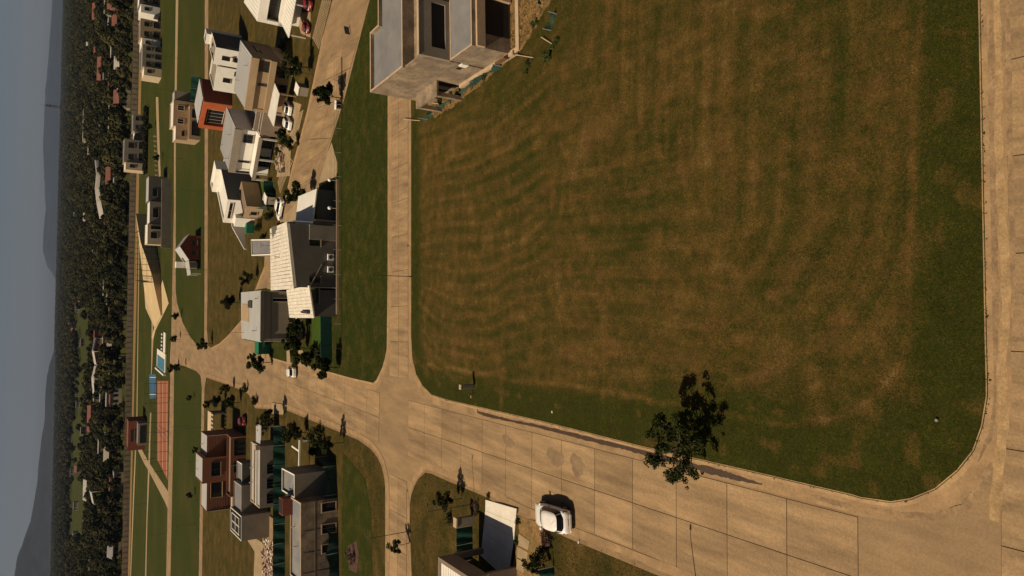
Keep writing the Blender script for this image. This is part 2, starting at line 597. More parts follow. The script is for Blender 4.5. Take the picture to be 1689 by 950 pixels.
# concrete slabs: separate pieces with open joints over a dark bed
def slab_street(name, P, Q, lanes, n, zt=.045, gap=.042, bed=True):
    """P->Q axis, lanes = list of (offset, offset) across, n slabs along"""
    P, Q = Vector(P), Vector(Q)
    u = (Q - P)
    L = u.length
    u = u / L
    w = Vector((-u.y, u.x))
    lo, hi = min(min(a) for a in lanes), max(max(a) for a in lanes)
    b_ = MB()
    c = [tuple(P + w * lo), tuple(Q + w * lo), tuple(Q + w * hi), tuple(P + w * hi)]
    b_.prism(c, .0, .026, 0, False)
    road = struct(name, b_, M['joint'])
    step = L / n
    for a, e in lanes:
        W_ = abs(e - a) - gap
        s_ = MB()
        s_.box(-step / 2 + gap / 2, -W_ / 2, 0, step / 2 - gap / 2, W_ / 2, .02)
        me = s_.mesh('street_slab', M['slab'])
        for i in range(n):
            o = link('street_slab', me, road)
            ctr = P + u * (i + .5) * step + w * (a + e) / 2
            o.location = (ctr.x, ctr.y, zt - .02 + rnd.uniform(0, .006))
            o.rotation_euler = (0, 0, math.atan2(u.y, u.x))
    return road

ax = lambda y: -13.62 - .0372 * (y - 20.0)        # middle joint of the avenue
slab_street('avenue', (ax(19.6), 19.6), (ax(71.3), 71.3), [(-2.95, 0), (0, 3.1)], 13)
slab_street('avenue', (ax(79.6) , 79.6), (-16.6, 127.6), [(-2.95, 0), (0, 2.9)], 12)
slab_street('side_street', (-10.4, 74.25), (33.6, 76.9), [(-2.55, 0), (0, 2.55)], 11)
slab_street('side_street', (-21.6, 73.7), (-41.5, 72.7), [(-2.35, 0), (0, 2.35)], 5)
slab_street('front_street', (-30, 10.1), (34, 11.8), [(-2.9, 0), (0, 2.9)], 16)
dl = GP([(452, 430), (474, 372), (497, 277), (510, 230), (525, 178), (547, 86)])
dr = GP([(470, 430), (487, 372), (538, 245), (546, 228), (565, 162), (592, 60)])
road = None
b_ = MB()
for i in range(len(dl) - 1):
    b_.prism([dl[i], dl[i + 1], dr[i + 1], dr[i]], 0, .026, 0, False)
road = struct('curved_street', b_, M['joint'])
for i in range(len(dl) - 1):
    nseg = max(1, round((Vector(dl[i + 1]) - Vector(dl[i])).length / 4.0))
    for k in range(nseg):
        for a, e in ((0, .5), (.5, 1)):
            t0, t1 = k / nseg, (k + 1) / nseg
            L0, L1 = lerp(dl[i], dl[i + 1], t0), lerp(dl[i], dl[i + 1], t1)
            R0, R1 = lerp(dr[i], dr[i + 1], t0), lerp(dr[i], dr[i + 1], t1)
            q = [lerp(L0, R0, a), lerp(L1, R1, a), lerp(L1, R1, e), lerp(L0, R0, e)]
            c = lerp(lerp(q[0], q[2], .5), lerp(q[1], q[3], .5), .5)
            q = [lerp(p, c, .02) for p in q]
            s_ = MB()
            s_.prism(q, .026, .045 + rnd.uniform(0, .005), 0, False)
            link('street_slab', s_.mesh('street_slab', M['slab']), road)

# wet trickle along the gutter
mb = MB()
tp = [(787, 672), (788, 680), (800, 684), (840, 693.5), (880, 701.5), (930, 713.5), (990, 728.5), (1030, 737), (1070, 749), (1125, 764), (1180, 778), (1215, 788), (1262, 800.5)]
tw = [.07, .2, .3, .22, .25, .3, .34, .36, .34, .3, .42, .3, .05]
pts = GP(tp, .055)
L_, R2_ = [], []
for i, p in enumerate(pts):
    a, c = Vector(pts[max(0, i - 1)]), Vector(pts[min(len(pts) - 1, i + 1)])
    d = (c - a).normalized()
    w = Vector((-d.y, d.x))
    L_.append(p); R2_.append(p)
fine_l, fine_r = [], []
for i in range(len(pts) - 1):
    a, c = Vector(pts[i]), Vector(pts[i + 1])
    d = (c - a).normalized()
    w = Vector((-d.y, d.x))
    for k in range(10):
        t = k / 10
        p = a.lerp(c, t)
        h = (tw[i] * (1 - t) + tw[i + 1] * t) * .5 * rnd.uniform(.75, 1.2)
        o_ = rnd.uniform(-.02, .02)
        fine_l.append(p + w * (h + o_)); fine_r.append(p - w * (h - o_))
for i in range(len(fine_l) - 1):
    mb.add([(*fine_l[i], .056), (*fine_r[i], .056), (*fine_r[i + 1], .056), (*fine_l[i + 1], .056)], [(0, 1, 2, 3)])
struct('water', mb, M['water'])
mb = MB()
# sand washed along the front street
for (x0, x1, pts) in ((0, 0, [(1643, -60), (1646, 60), (1648, 150), (1646, 200), (1650, 300), (1657, 420), (1660, 500), (1652, 600), (1655, 700), (1648, 760), (1640, 860)]),):
    gp = GP(pts, .05)
    for i in range(len(gp) - 1):
        for k in range(8):
            t0, t1 = k / 8, (k + 1) / 8
            a, c = lerp(gp[i], gp[i + 1], t0), lerp(gp[i], gp[i + 1], t1)
            w0 = .12 + .03 * math.sin(i * 8 + k) + .012 * (i * 8 + k) * .1
            w1 = .12 + .03 * math.sin(i * 8 + k + 1) + .012 * (i * 8 + k + 1) * .1
            mb.add([(a[0], a[1] - w0, .054), (a[0], a[1] + w0, .054), (c[0], c[1] + w1, .054), (c[0], c[1] - w1, .054)], [(0, 1, 2, 3)])
M['sand'] = mat('washed_sand', (.315, .205, .1), .95, .25, 1.5, .15, 12, .2)
struct('sand_streak', mb, M['sand'])
mb = MB()
def blob(mb, c, rx, ry, z, n=22, seed=0, rot=0.0):
    r = random.Random(seed)
    ph = [r.uniform(0, 6.28) for _ in range(3)]
    vs = []
    for i in range(n):
        t = 2 * math.pi * i / n
        k = 1 + .16 * math.sin(2 * t + ph[0]) + .12 * math.sin(3 * t + ph[1]) + .1 * math.sin(7 * t + ph[2])
        x, y = rx * k * math.cos(t), ry * k * math.sin(t)
        vs.append((c[0] + x * math.cos(rot) - y * math.sin(rot), c[1] + x * math.sin(rot) + y * math.cos(rot), z))
    mb.add(vs, [tuple(range(n))])
M['stain'] = mat('road_stain', (.215, .142, .078), .85, .25, .8, .12, 10)
for i, (x, y, rx, ry) in enumerate(((916, 755, .7, 1.0), (952, 768, .75, .9), (838, 728, .5, .9))):
    blob(mb, G(x, y, .056), rx, ry, .0535 + i * .0004, seed=i, rot=-.25 if rx > 1 else 0)
struct('road_stains', mb, M['stain'])
M['dirt'] = mat('road_dirt', (.225, .147, .08), .95, .3, 1.2, .18, 9, .2, tint=(.27, .174, .09))
def dirt_band(px, w0, w1, z, jag=.25):
    b_ = MB()
    gp = GP(px, z)
    L_, R3_ = [], []
    for i in range(len(gp) - 1):
        d_ = (Vector(gp[i + 1]) - Vector(gp[i])).normalized()
        w = Vector((-d_.y, d_.x))
        for k in range(14):
            t_ = k / 14
            f = (i + t_) / (len(gp) - 1)
            ww = (w0 + (w1 - w0) * f) * min(1, 6 * f + .1, 6 * (1 - f) + .1)
            p = Vector(gp[i]).lerp(Vector(gp[i + 1]), t_)
            L_.append(p + w * ww * rnd.uniform(1 - jag, 1 + jag)); R3_.append(p - w * ww * rnd.uniform(1 - jag, 1 + jag))
    for i in range(len(L_) - 1):
        b_.add([(*L_[i], z), (*R3_[i], z), (*R3_[i + 1], z), (*L_[i + 1], z)], [(0, 1, 2, 3)])
    return struct('road_dirt', b_, M['dirt'])
dirt_band([(1634, -60), (1636, 100), (1637, 250), (1640, 400), (1642, 520), (1640, 640), (1632, 720), (1612, 765)], .14, .12, .0515)
dirt_band([(1661, -60), (1664, 150), (1668, 320), (1671, 460), (1666, 560)], .1, .1, .0512)
dirt_band([(1425, 834), (1480, 848), (1540, 852), (1590, 838), (1622, 800), (1636, 760)], .1, .22, .0515, .1)
dirt_band([(1335, 817), (1370, 827), (1412, 838)], .1, .14, .0548)
dirt_band([(850, 858), (900, 874), (960, 893), (1040, 922), (1090, 945)], .1, .14, .0525)

# ------------------------------------------------------------------ the mown field
P = LOTW['field']
sp_ = .17
xs, ys = np.arange(-20, 34, sp_), np.arange(13, 75.5, sp_)
gx, gy = np.meshgrid(xs, ys, indexing='ij')
fx, fy = gx.ravel().copy(), gy.ravel().copy()
d, qx, qy, ins = poly_dist(P, fx, fy)
near = (~ins) & (d < sp_ * 1.5)
fx2, fy2 = np.where(near, qx, fx), np.where(near, qy, fy)
ok = (ins | near).reshape(gx.shape)
insg = ins.reshape(gx.shape)
ny_ = gx.shape[1]
idx = np.arange(gx.size).reshape(gx.shape)
cell_ok = ok[:-1, :-1] & ok[1:, :-1] & ok[1:, 1:] & ok[:-1, 1:] & (insg[:-1, :-1] | insg[1:, :-1] | insg[1:, 1:] | insg[:-1, 1:])
q = np.stack([idx[:-1, :-1], idx[1:, :-1], idx[1:, 1:], idx[:-1, 1:]], -1)[cell_ok]

def dryness(x, y):
    d, _, _, ins = poly_dist(P, x, y)
    dB = np.abs(y - (71.6 + .06 * x))                      # to the side street
    dF = y - (14.45 - .01 * x)                             # to the front street
    dA = x - (-9.7 - .0366 * (y - 20))                     # to the avenue
    wA = 1.6 + 2.2 * sstep(55, 28, y)
    wob = (vnoise(x, y, 2.2, 3) - .5) * 1.3 + (vnoise(x, y, .8, 4) - .5) * .5
    m = sstep(.5, 1.5, dB + wob * .5) * sstep(wA - .6, wA + 2.0, dA + wob)
    rc = 8.5
    qx_, qy_ = rc - dA, rc - dF
    t0_ = rc - (np.hypot(np.maximum(qx_, 0), np.maximum(qy_, 0)) + np.minimum(np.maximum(qx_, qy_), 0))
    m *= sstep(1.5, 4.4, t0_ + wob * 1.4 + np.where(dA < dF, 1.2, 0))
    m *= sstep(1.2, 3.2, d + wob * .6)
    # also green towards the unfinished house
    dh = np.hypot(np.maximum(0, 19.6 - x), np.maximum(0, 44 - y)) 
    m *= sstep(.8, 5.0, dh + wob * 2) * .5 + .5
    big = vnoise(x, y, 7, 1) * .55 + vnoise(x, y, 3, 2) * .45
    # mower passes: rings that follow the rounded kerb corner, long sagging arcs in the far half
    far = sstep(43.5, 46.5, y + (vnoise(x, y, 5, 8) - .5) * 2)
    rc = 15.0
    qx_, qy_ = rc - dA, rc - dF
    t_ = rc - (np.hypot(np.maximum(qx_, 0), np.maximum(qy_, 0)) + np.minimum(np.maximum(qx_, qy_), 0))
    t_ = t_ + (vnoise(x, y, 6, 6) - .5) * .9
    along = np.where(dA < dF, y, x)
    s2 = np.tanh(1.6 * np.sin(t_ * 2 * np.pi / 1.9)) * .5 + (vnoise(t_ * 14, along, 5.0, 61) - .5) * 1.5 + (vnoise(t_ * 24, along, 6.0, 65) - .5) * 1.5
    g_ = 2.6 * (np.maximum(60 - y, 0) / 15) ** 2 + 2.2 * sstep(6, -6, x) * (np.maximum(y - 61, 0) / 7.5) ** 2
    u_ = x - g_ + (vnoise(x, y, 5, 5) - .5) * .9
    s1 = np.tanh(1.6 * np.sin(u_ * 2 * np.pi / 1.38)) * .6 + (vnoise(u_ * 12, y, 5.0, 62) - .5) * 1.3 + (vnoise(u_ * 22, y, 6.0, 66) - .5) * 1.2
    st = far * s1 + (1 - far) * s2
    D = m * (.5 + .42 * (big - .45) + .2 * st + (vnoise(x, y, .5, 9) - .5) * .4 + (vnoise(x * 3.2, y * .45, 1.0, 63) - .5) * .3)
    patch = sstep(.6, .85, vnoise(x, y, 1.3, 12)) * .3
    D = D + m * patch
    # straw lines raked together
    ln = np.exp(-((t0_ - 3.1 - wob * .3) / .2) ** 2) * ((dF < 6) | (dA < 5)) * .55 * (.4 + vnoise(x, y, .7, 15))
    ln += np.exp(-((np.sin(u_ * 2 * np.pi / 1.38) - 1) / .02) ** 2) * far * .35 * sstep(.45, .7, vnoise(x, y, 3.5, 17)) * m
    seam = np.exp(-((y - 44.3 - .5 * np.sin(x * .5)) / .35) ** 2) * sstep(-9, -4, x) * sstep(14, 4, x) * .35
    spot = sstep(.7, .9, vnoise(x, y, .9, 21)) * (1 - m) * .5
    return np.clip(D + ln + seam * vnoise(x, y, .8, 19) * 1.5 + spot, 0, 1.5)

dry = dryness(fx2, fy2)
hz = .12 + (vnoise(fx2, fy2, 2.0, 31) - .5) * .06 * np.clip(d, 0, 1) + .02 * np.clip(d, 0, .5)
me = bpy.data.meshes.new('mown_field')
me.from_pydata(np.stack([fx2, fy2, hz], -1).tolist(), [], q.tolist())
at = me.attributes.new('dry', 'FLOAT', 'POINT')
at.data.foreach_set('value', dry.astype(np.float32))
me.materials.append(M['field'])
me.polygons.foreach_set('use_smooth', [True] * len(me.polygons))
bm = bmesh.new(); bm.from_mesh(me)
bmesh.ops.delete(bm, geom=[v for v in bm.verts if not v.link_faces], context='VERTS')
bmesh.ops.recalc_face_normals(bm, faces=bm.faces)
bm.to_mesh(me); bm.free()
o = link('grass_field', me)
o['kind'] = 'structure'
sheet('field_ground', offset(P, -.05), .08, M['lawn'])

def tufts(name, pts, dry, m_, z0=.1, h=(.02, .06), w=.04, seed=3):
    """many small clumps of three blades in one mesh"""
    n = len(pts)
    r = np.random.RandomState(seed)
    nb = 3
    base = np.repeat(pts, nb, axis=0)
    dr_ = np.repeat(dry, nb)
    ang = r.rand(n * nb) * 6.283
    hh = r.uniform(h[0], h[1], n * nb)
    lean = r.uniform(1.2, 3.2, n * nb) * hh
    la = r.rand(n * nb) * 6.283
    ww = w * r.uniform(.6, 1.4, n * nb)
    off = r.normal(0, .035, (n * nb, 2))
    bx, by = base[:, 0] + off[:, 0], base[:, 1] + off[:, 1]
    v = np.zeros((n * nb, 3, 3), np.float32)
    v[:, 0, 0], v[:, 0, 1] = bx - np.cos(ang) * ww, by - np.sin(ang) * ww
    v[:, 1, 0], v[:, 1, 1] = bx + np.cos(ang) * ww, by + np.sin(ang) * ww
    v[:, 2, 0], v[:, 2, 1] = bx + np.cos(la) * lean, by + np.sin(la) * lean
    v[:, 0, 2] = v[:, 1, 2] = z0
    v[:, 2, 2] = z0 + hh
    me = bpy.data.meshes.new(name)
    me.vertices.add(n * nb * 3)
    me.vertices.foreach_set('co', v.ravel())
    me.loops.add(n * nb * 3)
    me.loops.foreach_set('vertex_index', np.arange(n * nb * 3, dtype=np.int32))
    me.polygons.add(n * nb)
    me.polygons.foreach_set('loop_start', np.arange(0, n * nb * 3, 3, dtype=np.int32))
    me.update(calc_edges=True)
    at = me.attributes.new('dry', 'FLOAT', 'POINT')
    at.data.foreach_set('value', np.repeat(dr_ + r.normal(0, .35, n * nb), 3).astype(np.float32))
    me.materials.append(m_)
    o = link(name, me)
    tag(o, 'short grass blades all over the mown field', 'grass')
    o['kind'] = 'stuff'
    return o

nt_ = 70000
tx, ty = nrs.uniform(-13, 27, nt_), 14 + 58 * nrs.rand(nt_) ** 1.25
_, _, _, ti = poly_dist(P, tx, ty)
tx, ty = tx[ti], ty[ti]
td = dryness(tx, ty)
keep = nrs.rand(len(tx)) < (1.05 - .5 * np.clip(td, 0, 1))
tufts('field_grass', np.stack([tx[keep], ty[keep]], -1), td[keep], M['field'])
tq = []
PAVED = [[(799, 820), (856, 838), (843, 965), (788, 918)], [(854, 850), (885, 860), (900, 882), (893, 950), (850, 970), (840, 945)], [(560, 480), (512, 480), (512, 600), (560, 600)], [(380, 280), (560, 280), (560, 600), (380, 600)], [(440, 660), (562, 752), (562, 960), (440, 960)]]
for k, n_ in (('near_west', 9000), ('verge', 9000), ('west', 5000)):
    Pk = LOTW[k]
    bx0, bx1 = (-31, -13) if k != 'verge' else (-13, 27)
    by0, by1 = {'near_west': (28, 72), 'verge': (76, 100), 'west': (76, 96)}[k]
    ux, uy = nrs.uniform(bx0, bx1, n_), nrs.uniform(by0, by1, n_)
    _, _, _, ui = poly_dist(Pk, ux, uy)
    tq.append(np.stack([ux[ui], uy[ui]], -1))
tq = np.concatenate(tq)
for px in PAVED:
    _, _, _, ui = poly_dist(GP(px), tq[:, 0], tq[:, 1])
    tq = tq[~ui]
o = tufts('verge_grass', tq, np.clip(vnoise(tq[:, 0], tq[:, 1], 2.5, 41) * 1.3 - .3, 0, 1), M['field'], h=(.015, .04), w=.05, seed=9)
o['label'] = 'uneven grass on the verges beside the avenue'

# ------------------------------------------------------------------ builders for houses
def rect(B, C, A, z, ext=1.0):
    b, c, a = (Vector(G(p[0], p[1], z)) for p in (B, C, A))
    u = (c - b) * ext
    n = Vector((-u.y, u.x)).normalized()
    d = (a - b).dot(n)
    return [tuple(b), tuple(b + u), tuple(b + u + n * d), tuple(b + n * d)]

def inset(c, *d):
    """shrink a rectangle c = [b, c, c', b'] by d = (front, right end, back, left end)"""
    b, c1, c2, b2 = (Vector(p) for p in c)
    u, n = (c1 - b).normalized(), (b2 - b).normalized()
    f, e, k, s = d
    return [tuple(b + n * f + u * s), tuple(c1 + n * f - u * e), tuple(c2 - n * k - u * e), tuple(b2 - n * k + u * s)]

def block(t, c, z0, z1, wall, roof='membrane', par=.3, pt=.18, cap=None, wname='wall', rname='roof', wlabel=None):
    b_ = MB()
    zr = z1 - par
    b_.prism(c, z0, zr, 0, False)
    if par > .05:
        ctr = Vector(c[0]).lerp(Vector(c[2]), .5)
        inn = []
        n = len(c)
        area = sum(c[i][0] * c[(i + 1) % n][1] - c[(i + 1) % n][0] * c[i][1] for i in range(n))
        inn = offset(c, -pt)
        for i in range(n):
            j = (i + 1) % n
            v = [(*c[i], zr), (*c[j], zr), (*c[j], z1), (*c[i], z1), (*inn[i], zr), (*inn[j], zr), (*inn[j], z1), (*inn[i], z1)]
            b_.add(v, [(0, 1, 2, 3)])
            b_.add(v, [(3, 2, 6, 7)], 1 if cap else 0)
            b_.add(v, [(7, 6, 5, 4)], 0)
    part(wname, b_, [M[wall], M[cap or wall]], t, label=wlabel)
    if roof:
        r_ = MB()
        inn2 = offset(c, -pt - .004) if par > .05 else offset(c, .0)
        r_.prism(inn2, zr + .004, zr + .05, 0, False)
        part(rname, r_, M[roof], t)
    return c

def facing(P, Q):
    P, Q = Vector(P), Vector(Q)
    u = (Q - P).normalized()
    n = Vector((-u.y, u.x))
    if n.dot(-(P + Q) / 2) < 0:
        n = -n
    return u, n

def window(t, P, Q, s0, s1, z0, z1, frame='frame', pane='glass', bars=0, fw=.08, name='window', proud=.09, door=False):
    """frame standing proud of the wall P-Q with the pane set back in it"""
    u, n = facing(P, Q)
    P, Q = Vector(P), Vector(Q)
    L = (Q - P).length
    a, b2 = P + u * s0 * L, P + u * s1 * L
    f_ = MB()
    def bx(p, q, o0, o1, za, zb, mb):
        mb.prism([tuple(p + n * o0), tuple(q + n * o0), tuple(q + n * o1), tuple(p + n * o1)], za, zb)
    bx(a, a + u * fw, .002, proud, z0 + fw, z1 - fw, f_)
    bx(b2 - u * fw, b2, .002, proud, z0 + fw, z1 - fw, f_)
    bx(a, b2, .002, proud, z0, z0 + fw, f_)
    bx(a, b2, .002, proud, z1 - fw, z1, f_)
    for i in range(bars):
        c = a.lerp(b2, (i + 1) / (bars + 1))
        bx(c - u * fw * .35, c + u * fw * .35, .002, proud * .8, z0 + fw, z1 - fw, f_)
    o = part(name, f_, M[frame], t)
    g_ = MB()
    bx(a + u * fw * .5, b2 - u * fw * .5, .004, .03, z0 + fw * .5, z1 - fw * .5, g_)
    part('pane', g_, M[pane], o)
    if z0 > .5:
        k_ = MB()
        bx(a - u * .06, b2 + u * .06, .002, proud + .07, z0 - .07, z0 - .003, k_)
        part('sill', k_, M['cement'], o)
    return o

def fascia(t, P, Q, z0, z1, out, th, wall, name='fascia', s0=0, s1=1):
    """a panel standing out from the wall line P-Q"""
    u, n = facing(P, Q)
    P, Q = Vector(P), Vector(Q)
    a, b2 = P.lerp(Q, s0), P.lerp(Q, s1)
    b_ = MB()
    b_.prism([tuple(a + n * (out - th)), tuple(b2 + n * (out - th)), tuple(b2 + n * out), tuple(a + n * out)], z0, z1)
    return part(name, b_, M[wall], t)

def box_on(t, P, Q, s0, s1, z0, z1, o0, o1, wall, name):
    u, n = facing(P, Q)
    P, Q = Vector(P), Vector(Q)
    a, b2 = P.lerp(Q, s0), P.lerp(Q, s1)
    b_ = MB()
    b_.prism([tuple(a + n * o0), tuple(b2 + n * o0), tuple(b2 + n * o1), tuple(a + n * o1)], z0, z1)
    return part(name, b_, M[wall], t)

def ribbed(t, q, m_, n=14, th=.1, name='roof', rib=.05):
    """sheet roof: slab q (four 3-D corners) with ribs running q0->q3"""
    b_ = MB()
    b_.slab(q, th)
    for i in range(n + 1):
        s = i / n
        a, c = Vector(lerp(q[0], q[1], s)), Vector(lerp(q[3], q[2], s))
        d = Vector(lerp(q[1], q[2], .5)) - Vector(lerp(q[0], q[3], .5))
        w = (Vector(q[1]) - Vector(q[0])).normalized() * .035
        up = Vector((0, 0, rib))
        b_.add([tuple(a - w), tuple(a + w), tuple(c + w), tuple(c - w), tuple(a - w + up), tuple(a + w + up), tuple(c + w + up), tuple(c - w + up)],
               [(4, 5, 6, 7), (0, 1, 5, 4), (1, 2, 6, 5), (2, 3, 7, 6), (3, 0, 4, 7)])
    return part(name, b_, M[m_], t)

def small_box(t, p, sx, sy, z0, z1, m_, name, rz=0.0):
    c, s = math.cos(rz), math.sin(rz)
    pts = [(p[0] + x * c - y * s, p[1] + x * s + y * c) for x, y in ((-sx / 2, -sy / 2), (sx / 2, -sy / 2), (sx / 2, sy / 2), (-sx / 2, sy / 2))]
    b_ = MB()
    b_.prism(pts, z0, z1)
    return part(name, b_, M[m_], t)

def mid(c):
    return ((c[0][0] + c[2][0]) / 2, (c[0][1] + c[2][1]) / 2)

def frame4(P, ang):
    """local frame -> world for axis-aligned plans"""
    c, s = math.cos(ang), math.sin(ang)
    return lambda x, y: (P[0] + x * c - y * s, P[1] + x * s + y * c)

def downpipe(t, P, z, out=.1):
    d_ = -Vector(P[:2]).normalized() * out
    b_ = MB().tube((P[0] + d_.x, P[1] + d_.y, .1), (P[0] + d_.x, P[1] + d_.y, z), .06, .06, 6)
    part('downpipe', b_, M['galv'], t)

def tank(t, p, z, r=.55, h=1.2):
    b_ = MB().tube((p[0], p[1], z), (p[0], p[1], z + h), r, r, 14).tube((p[0], p[1], z + h), (p[0], p[1], z + h + .18), r, r * .35, 14)
    part('water_tank', b_, M['greyr'], t)
    part('tank_stand', MB().box(p[0] - r, p[1] - r, z - .25, p[0] + r, p[1] + r, z - .002), M['cement'], t)

def vent(t, p, z, h=.6):
    part('vent_pipe', MB().tube((p[0], p[1], z), (p[0], p[1], z + h), .07, .07, 7).tube((p[0], p[1], z + h), (p[0], p[1], z + h + .1), .13, .1, 7), M['galv'], t)

def aerial(t, p, z, h=2.2):
    b_ = MB().tube((p[0], p[1], z), (p[0], p[1], z + h), .03, .02, 5)
    for i in range(4):
        b_.tube((p[0] - .45 + i * .05, p[1], z + h - .15 * i), (p[0] + .45 - i * .05, p[1], z + h - .15 * i), .012, .012, 4)
    part('aerial', b_, M['pole'], t)

# ------------------------------------------------------------------ unfinished concrete house beside the field
K = frame4((20.2, 51.7), math.radians(4.5))
def kq(x0, y0, x1, y1):
    return [K(x0, y0), K(x1, y0), K(x1, y1), K(x0, y1)]
t = thing('unfinished_house', 'bare concrete unfinished house with stepped flat roofs beside the mown field', 'house', K(0, 0))
# upper storey: main roof with its stepped far edge
block(t, [K(0, 7.6), K(14, 7.6), K(14, 13.3), K(6.1, 13.3), K(6.1, 15.4), K(0, 15.4)], .0, 7.06, 'rough_concrete', 'membrane', .42, .2, 'cement')
# balcony strip, sunk between two walls
b_ = MB()
b_.box(0, 0, 0, 1, 1, 1)
w_ = MB()
w_.prism(kq(0.9, 4.4, 14, 7.598), .0, 5.9, 0, False)
w_.prism(kq(0, 4.4, .22, 7.598), 0, 6.75)
w_.prism(kq(.22, 4.4, .898, 7.598), 0, 5.6, 0, False)
part('balcony', w_, M['rough_concrete'], t)
w_ = MB()
w_.prism(kq(0, 4.15, 14, 4.398), 5.86, 7.06)
w_.prism(kq(0, 4.15, .9, 4.398), 4.0, 5.86)
w_.prism(kq(4.9, 4.15, 5.3, 4.398), 4.0, 5.86)
w_.prism(kq(7.3, 4.15, 14, 4.398), 4.0, 5.86)
w_.prism(kq(.9, 4.15, 4.9, 4.398), 4.0, 4.5)
part('parapet_beam', w_, M['greyr'], t)
w_ = MB()
w_.prism(kq(-.05, 4.1, 14, 4.45), 7.062, 7.12)
w_.prism(kq(-.05, 7.55, .25, 7.6), 6.76, 6.8)
part('coping', w_, M['cement'], t)
w_ = MB(); w_.prism(kq(.9, 4.33, 4.9, 4.39), 4.5, 5.86); w_.prism(kq(5.3, 4.33, 7.3, 4.39), 4.0, 5.86)
part('opening', w_, M['void'], t)
w_ = MB(); w_.prism(kq(5.4, 4.12, 7.2, 4.148), 4.2, 4.75); w_.prism(kq(5.3, 4.1, 7.3, 4.146), 5.3, 5.5)
part('formwork_board', w_, M['wood'], t)
# lower storey with the second flat roof
block(t, kq(0, 0.25, 14, 4.148), .0, 4.08, 'rough_concrete', 'membrane', .08, .16, 'cement', rname='lower_roof')
w_ = MB()
for i, (x0, x1) in enumerate(((1.3, 4.35), (4.75, 8.2), (8.6, 12))):
    w_.prism(kq(x0, .2, x1, .248), .42, 2.85)
part('opening', w_, M['void'], t)
w_ = MB()
for x in (4.37, 8.22):
    w_.prism(kq(x, -.12, x + .36, .249), .36, 2.9)
w_.prism(kq(0, .0, 14, .246), 2.9, 3.7)
part('column', w_, M['cement'], t)
w_ = MB()
w_.prism(kq(-.15, -1.2, 14, -.7), -.2, .36)
w_.prism(kq(-.15, -.698, .25, 0.2), -.2, .36)
part('foundation_beam', w_, M['cement'], t)
w_ = MB(); w_.prism(kq(0.3, -.69, 14, .19), -.1, .1); part('patio_floor', w_, M['greyr'], t)
# left wall features: high recess, vent, porch with posts
def lw(y0, y1, z0, z1, m_, name, out=.02, x1=-.002):
    b_ = MB(); b_.prism(kq(-out, y0, x1, y1), z0, z1); return part(name, b_, M[m_], t)
lw(4.75, 7.0, 5.0, 6.35, 'brownr', 'recess_shade')  # flat brown panel; shade of a recess put into colour, no hollow
lw(4.9, 5.6, 2.3, 2.75, 'void', 'vent', .03)
lw(4.1, 4.75, 2.2, 2.9, 'white', 'vent_flap', .12)
lw(9.3, 10.1, .4, 2.5, 'void', 'doorway', .03)
lw(11.0, 11.6, .7, 2.5, 'void', 'window_opening', .03)
lw(9, 13.6, 2.75, 2.95, 'rough_concrete', 'porch_slab', 1.5)
lw(13.2, 13.6, 0, 2.75, 'rough_concrete', 'porch_post', 1.45, -1.05)
lw(9.1, 9.5, 0, 2.75, 'rough_concrete', 'porch_post', 1.45, -1.05)
lw(-.5, 9.0, -.1, .55, 'cement', 'plinth', .35)
lw(.15, 1.7, .5, 1.0, 'wood', 'stacked_board', .5, -.36)
for yy in (1.2, 3.3, 6.8):                                          # rust and form joints as shallow fillets
    lw(yy, yy + .05, .55, 3.9 if yy < 4 else 6.9, 'greyr', 'form_joint', .012)
lw(.26, 15.3, 3.42, 3.47, 'greyr', 'form_joint', .012)

# dry soil round it, worn sheet on the ground
b_ = MB()
soil = [K(-.4, 2), K(-1.0, 6), K(-1.5, 11), K(-1.6, 15), K(.0, 16.5), K(3, 18), K(14, 18), K(14, -6.5), K(9, -7), K(6.5, -6.2), K(4.0, -6.9), K(2.4, -5.7), K(1.0, -3.2), K(-.2, -1.4)]
sp2 = []
for i in range(len(soil)):
    a, c = soil[i], soil[(i + 1) % len(soil)]
    nseg = max(2, int(math.dist(a, c) / .35))
    for k in range(nseg):
        p = lerp(a, c, k / nseg)
        sp2.append((p[0] + rnd.gauss(0, .09), p[1] + rnd.gauss(0, .09)))
b_.prism(sp2, .05, .225, 0, False)
struct('soil', b_, M['soil'])

# ------------------------------------------------------------------ tan house with the grey metal roof
HG = 'houses along the curved street'
c = rect((415, 94), (405, 165), (398.4, 48.4), 6.8, 1.22)
t = thing('tan_house', 'tan two-storey house with grey ribbed metal roof and long street front', 'house', c[0])
low = inset(c, 1.2, 0, .3, .0)
block(t, low, 0, 2.9, 'tan', None, 0)
block(t, inset(c, .22, 0, 0, 0), 2.904, 6.45, 'tan', None, 0, wname='upper_wall')
q = [(*c[0], 6.6), (*c[1], 6.6), (*lerp(c[2], c[1], .0), 6.75), (*c[3], 6.75)]
ribbed(t, q, 'metal', 16, .14)
fascia(t, c[0], c[1], 5.6, 6.8, .25, .45, 'tan')
fascia(t, c[0], c[1], 2.75, 3.7, .2, .6, 'tan', 'balcony_wall')
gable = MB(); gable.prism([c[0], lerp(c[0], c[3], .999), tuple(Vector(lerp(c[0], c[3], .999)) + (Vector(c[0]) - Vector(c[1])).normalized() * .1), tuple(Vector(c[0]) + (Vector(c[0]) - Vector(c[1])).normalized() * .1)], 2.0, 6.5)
part('side_wall', gable, M['brownr'], t)  # brown panel: shade on the tan side wall put into its colour
fr = inset(c, .22, 0, 0, 0)
window(t, fr[0], fr[1], .04, .24, 3.75, 5.4, bars=1)
window(t, fr[0], fr[1], .46, .51, 3.4, 5.2)
window(t, low[0], low[1], .1, .32, .3, 2.5, bars=2)
window(t, low[0], low[1], .45, .6, .2, 2.5, bars=1)
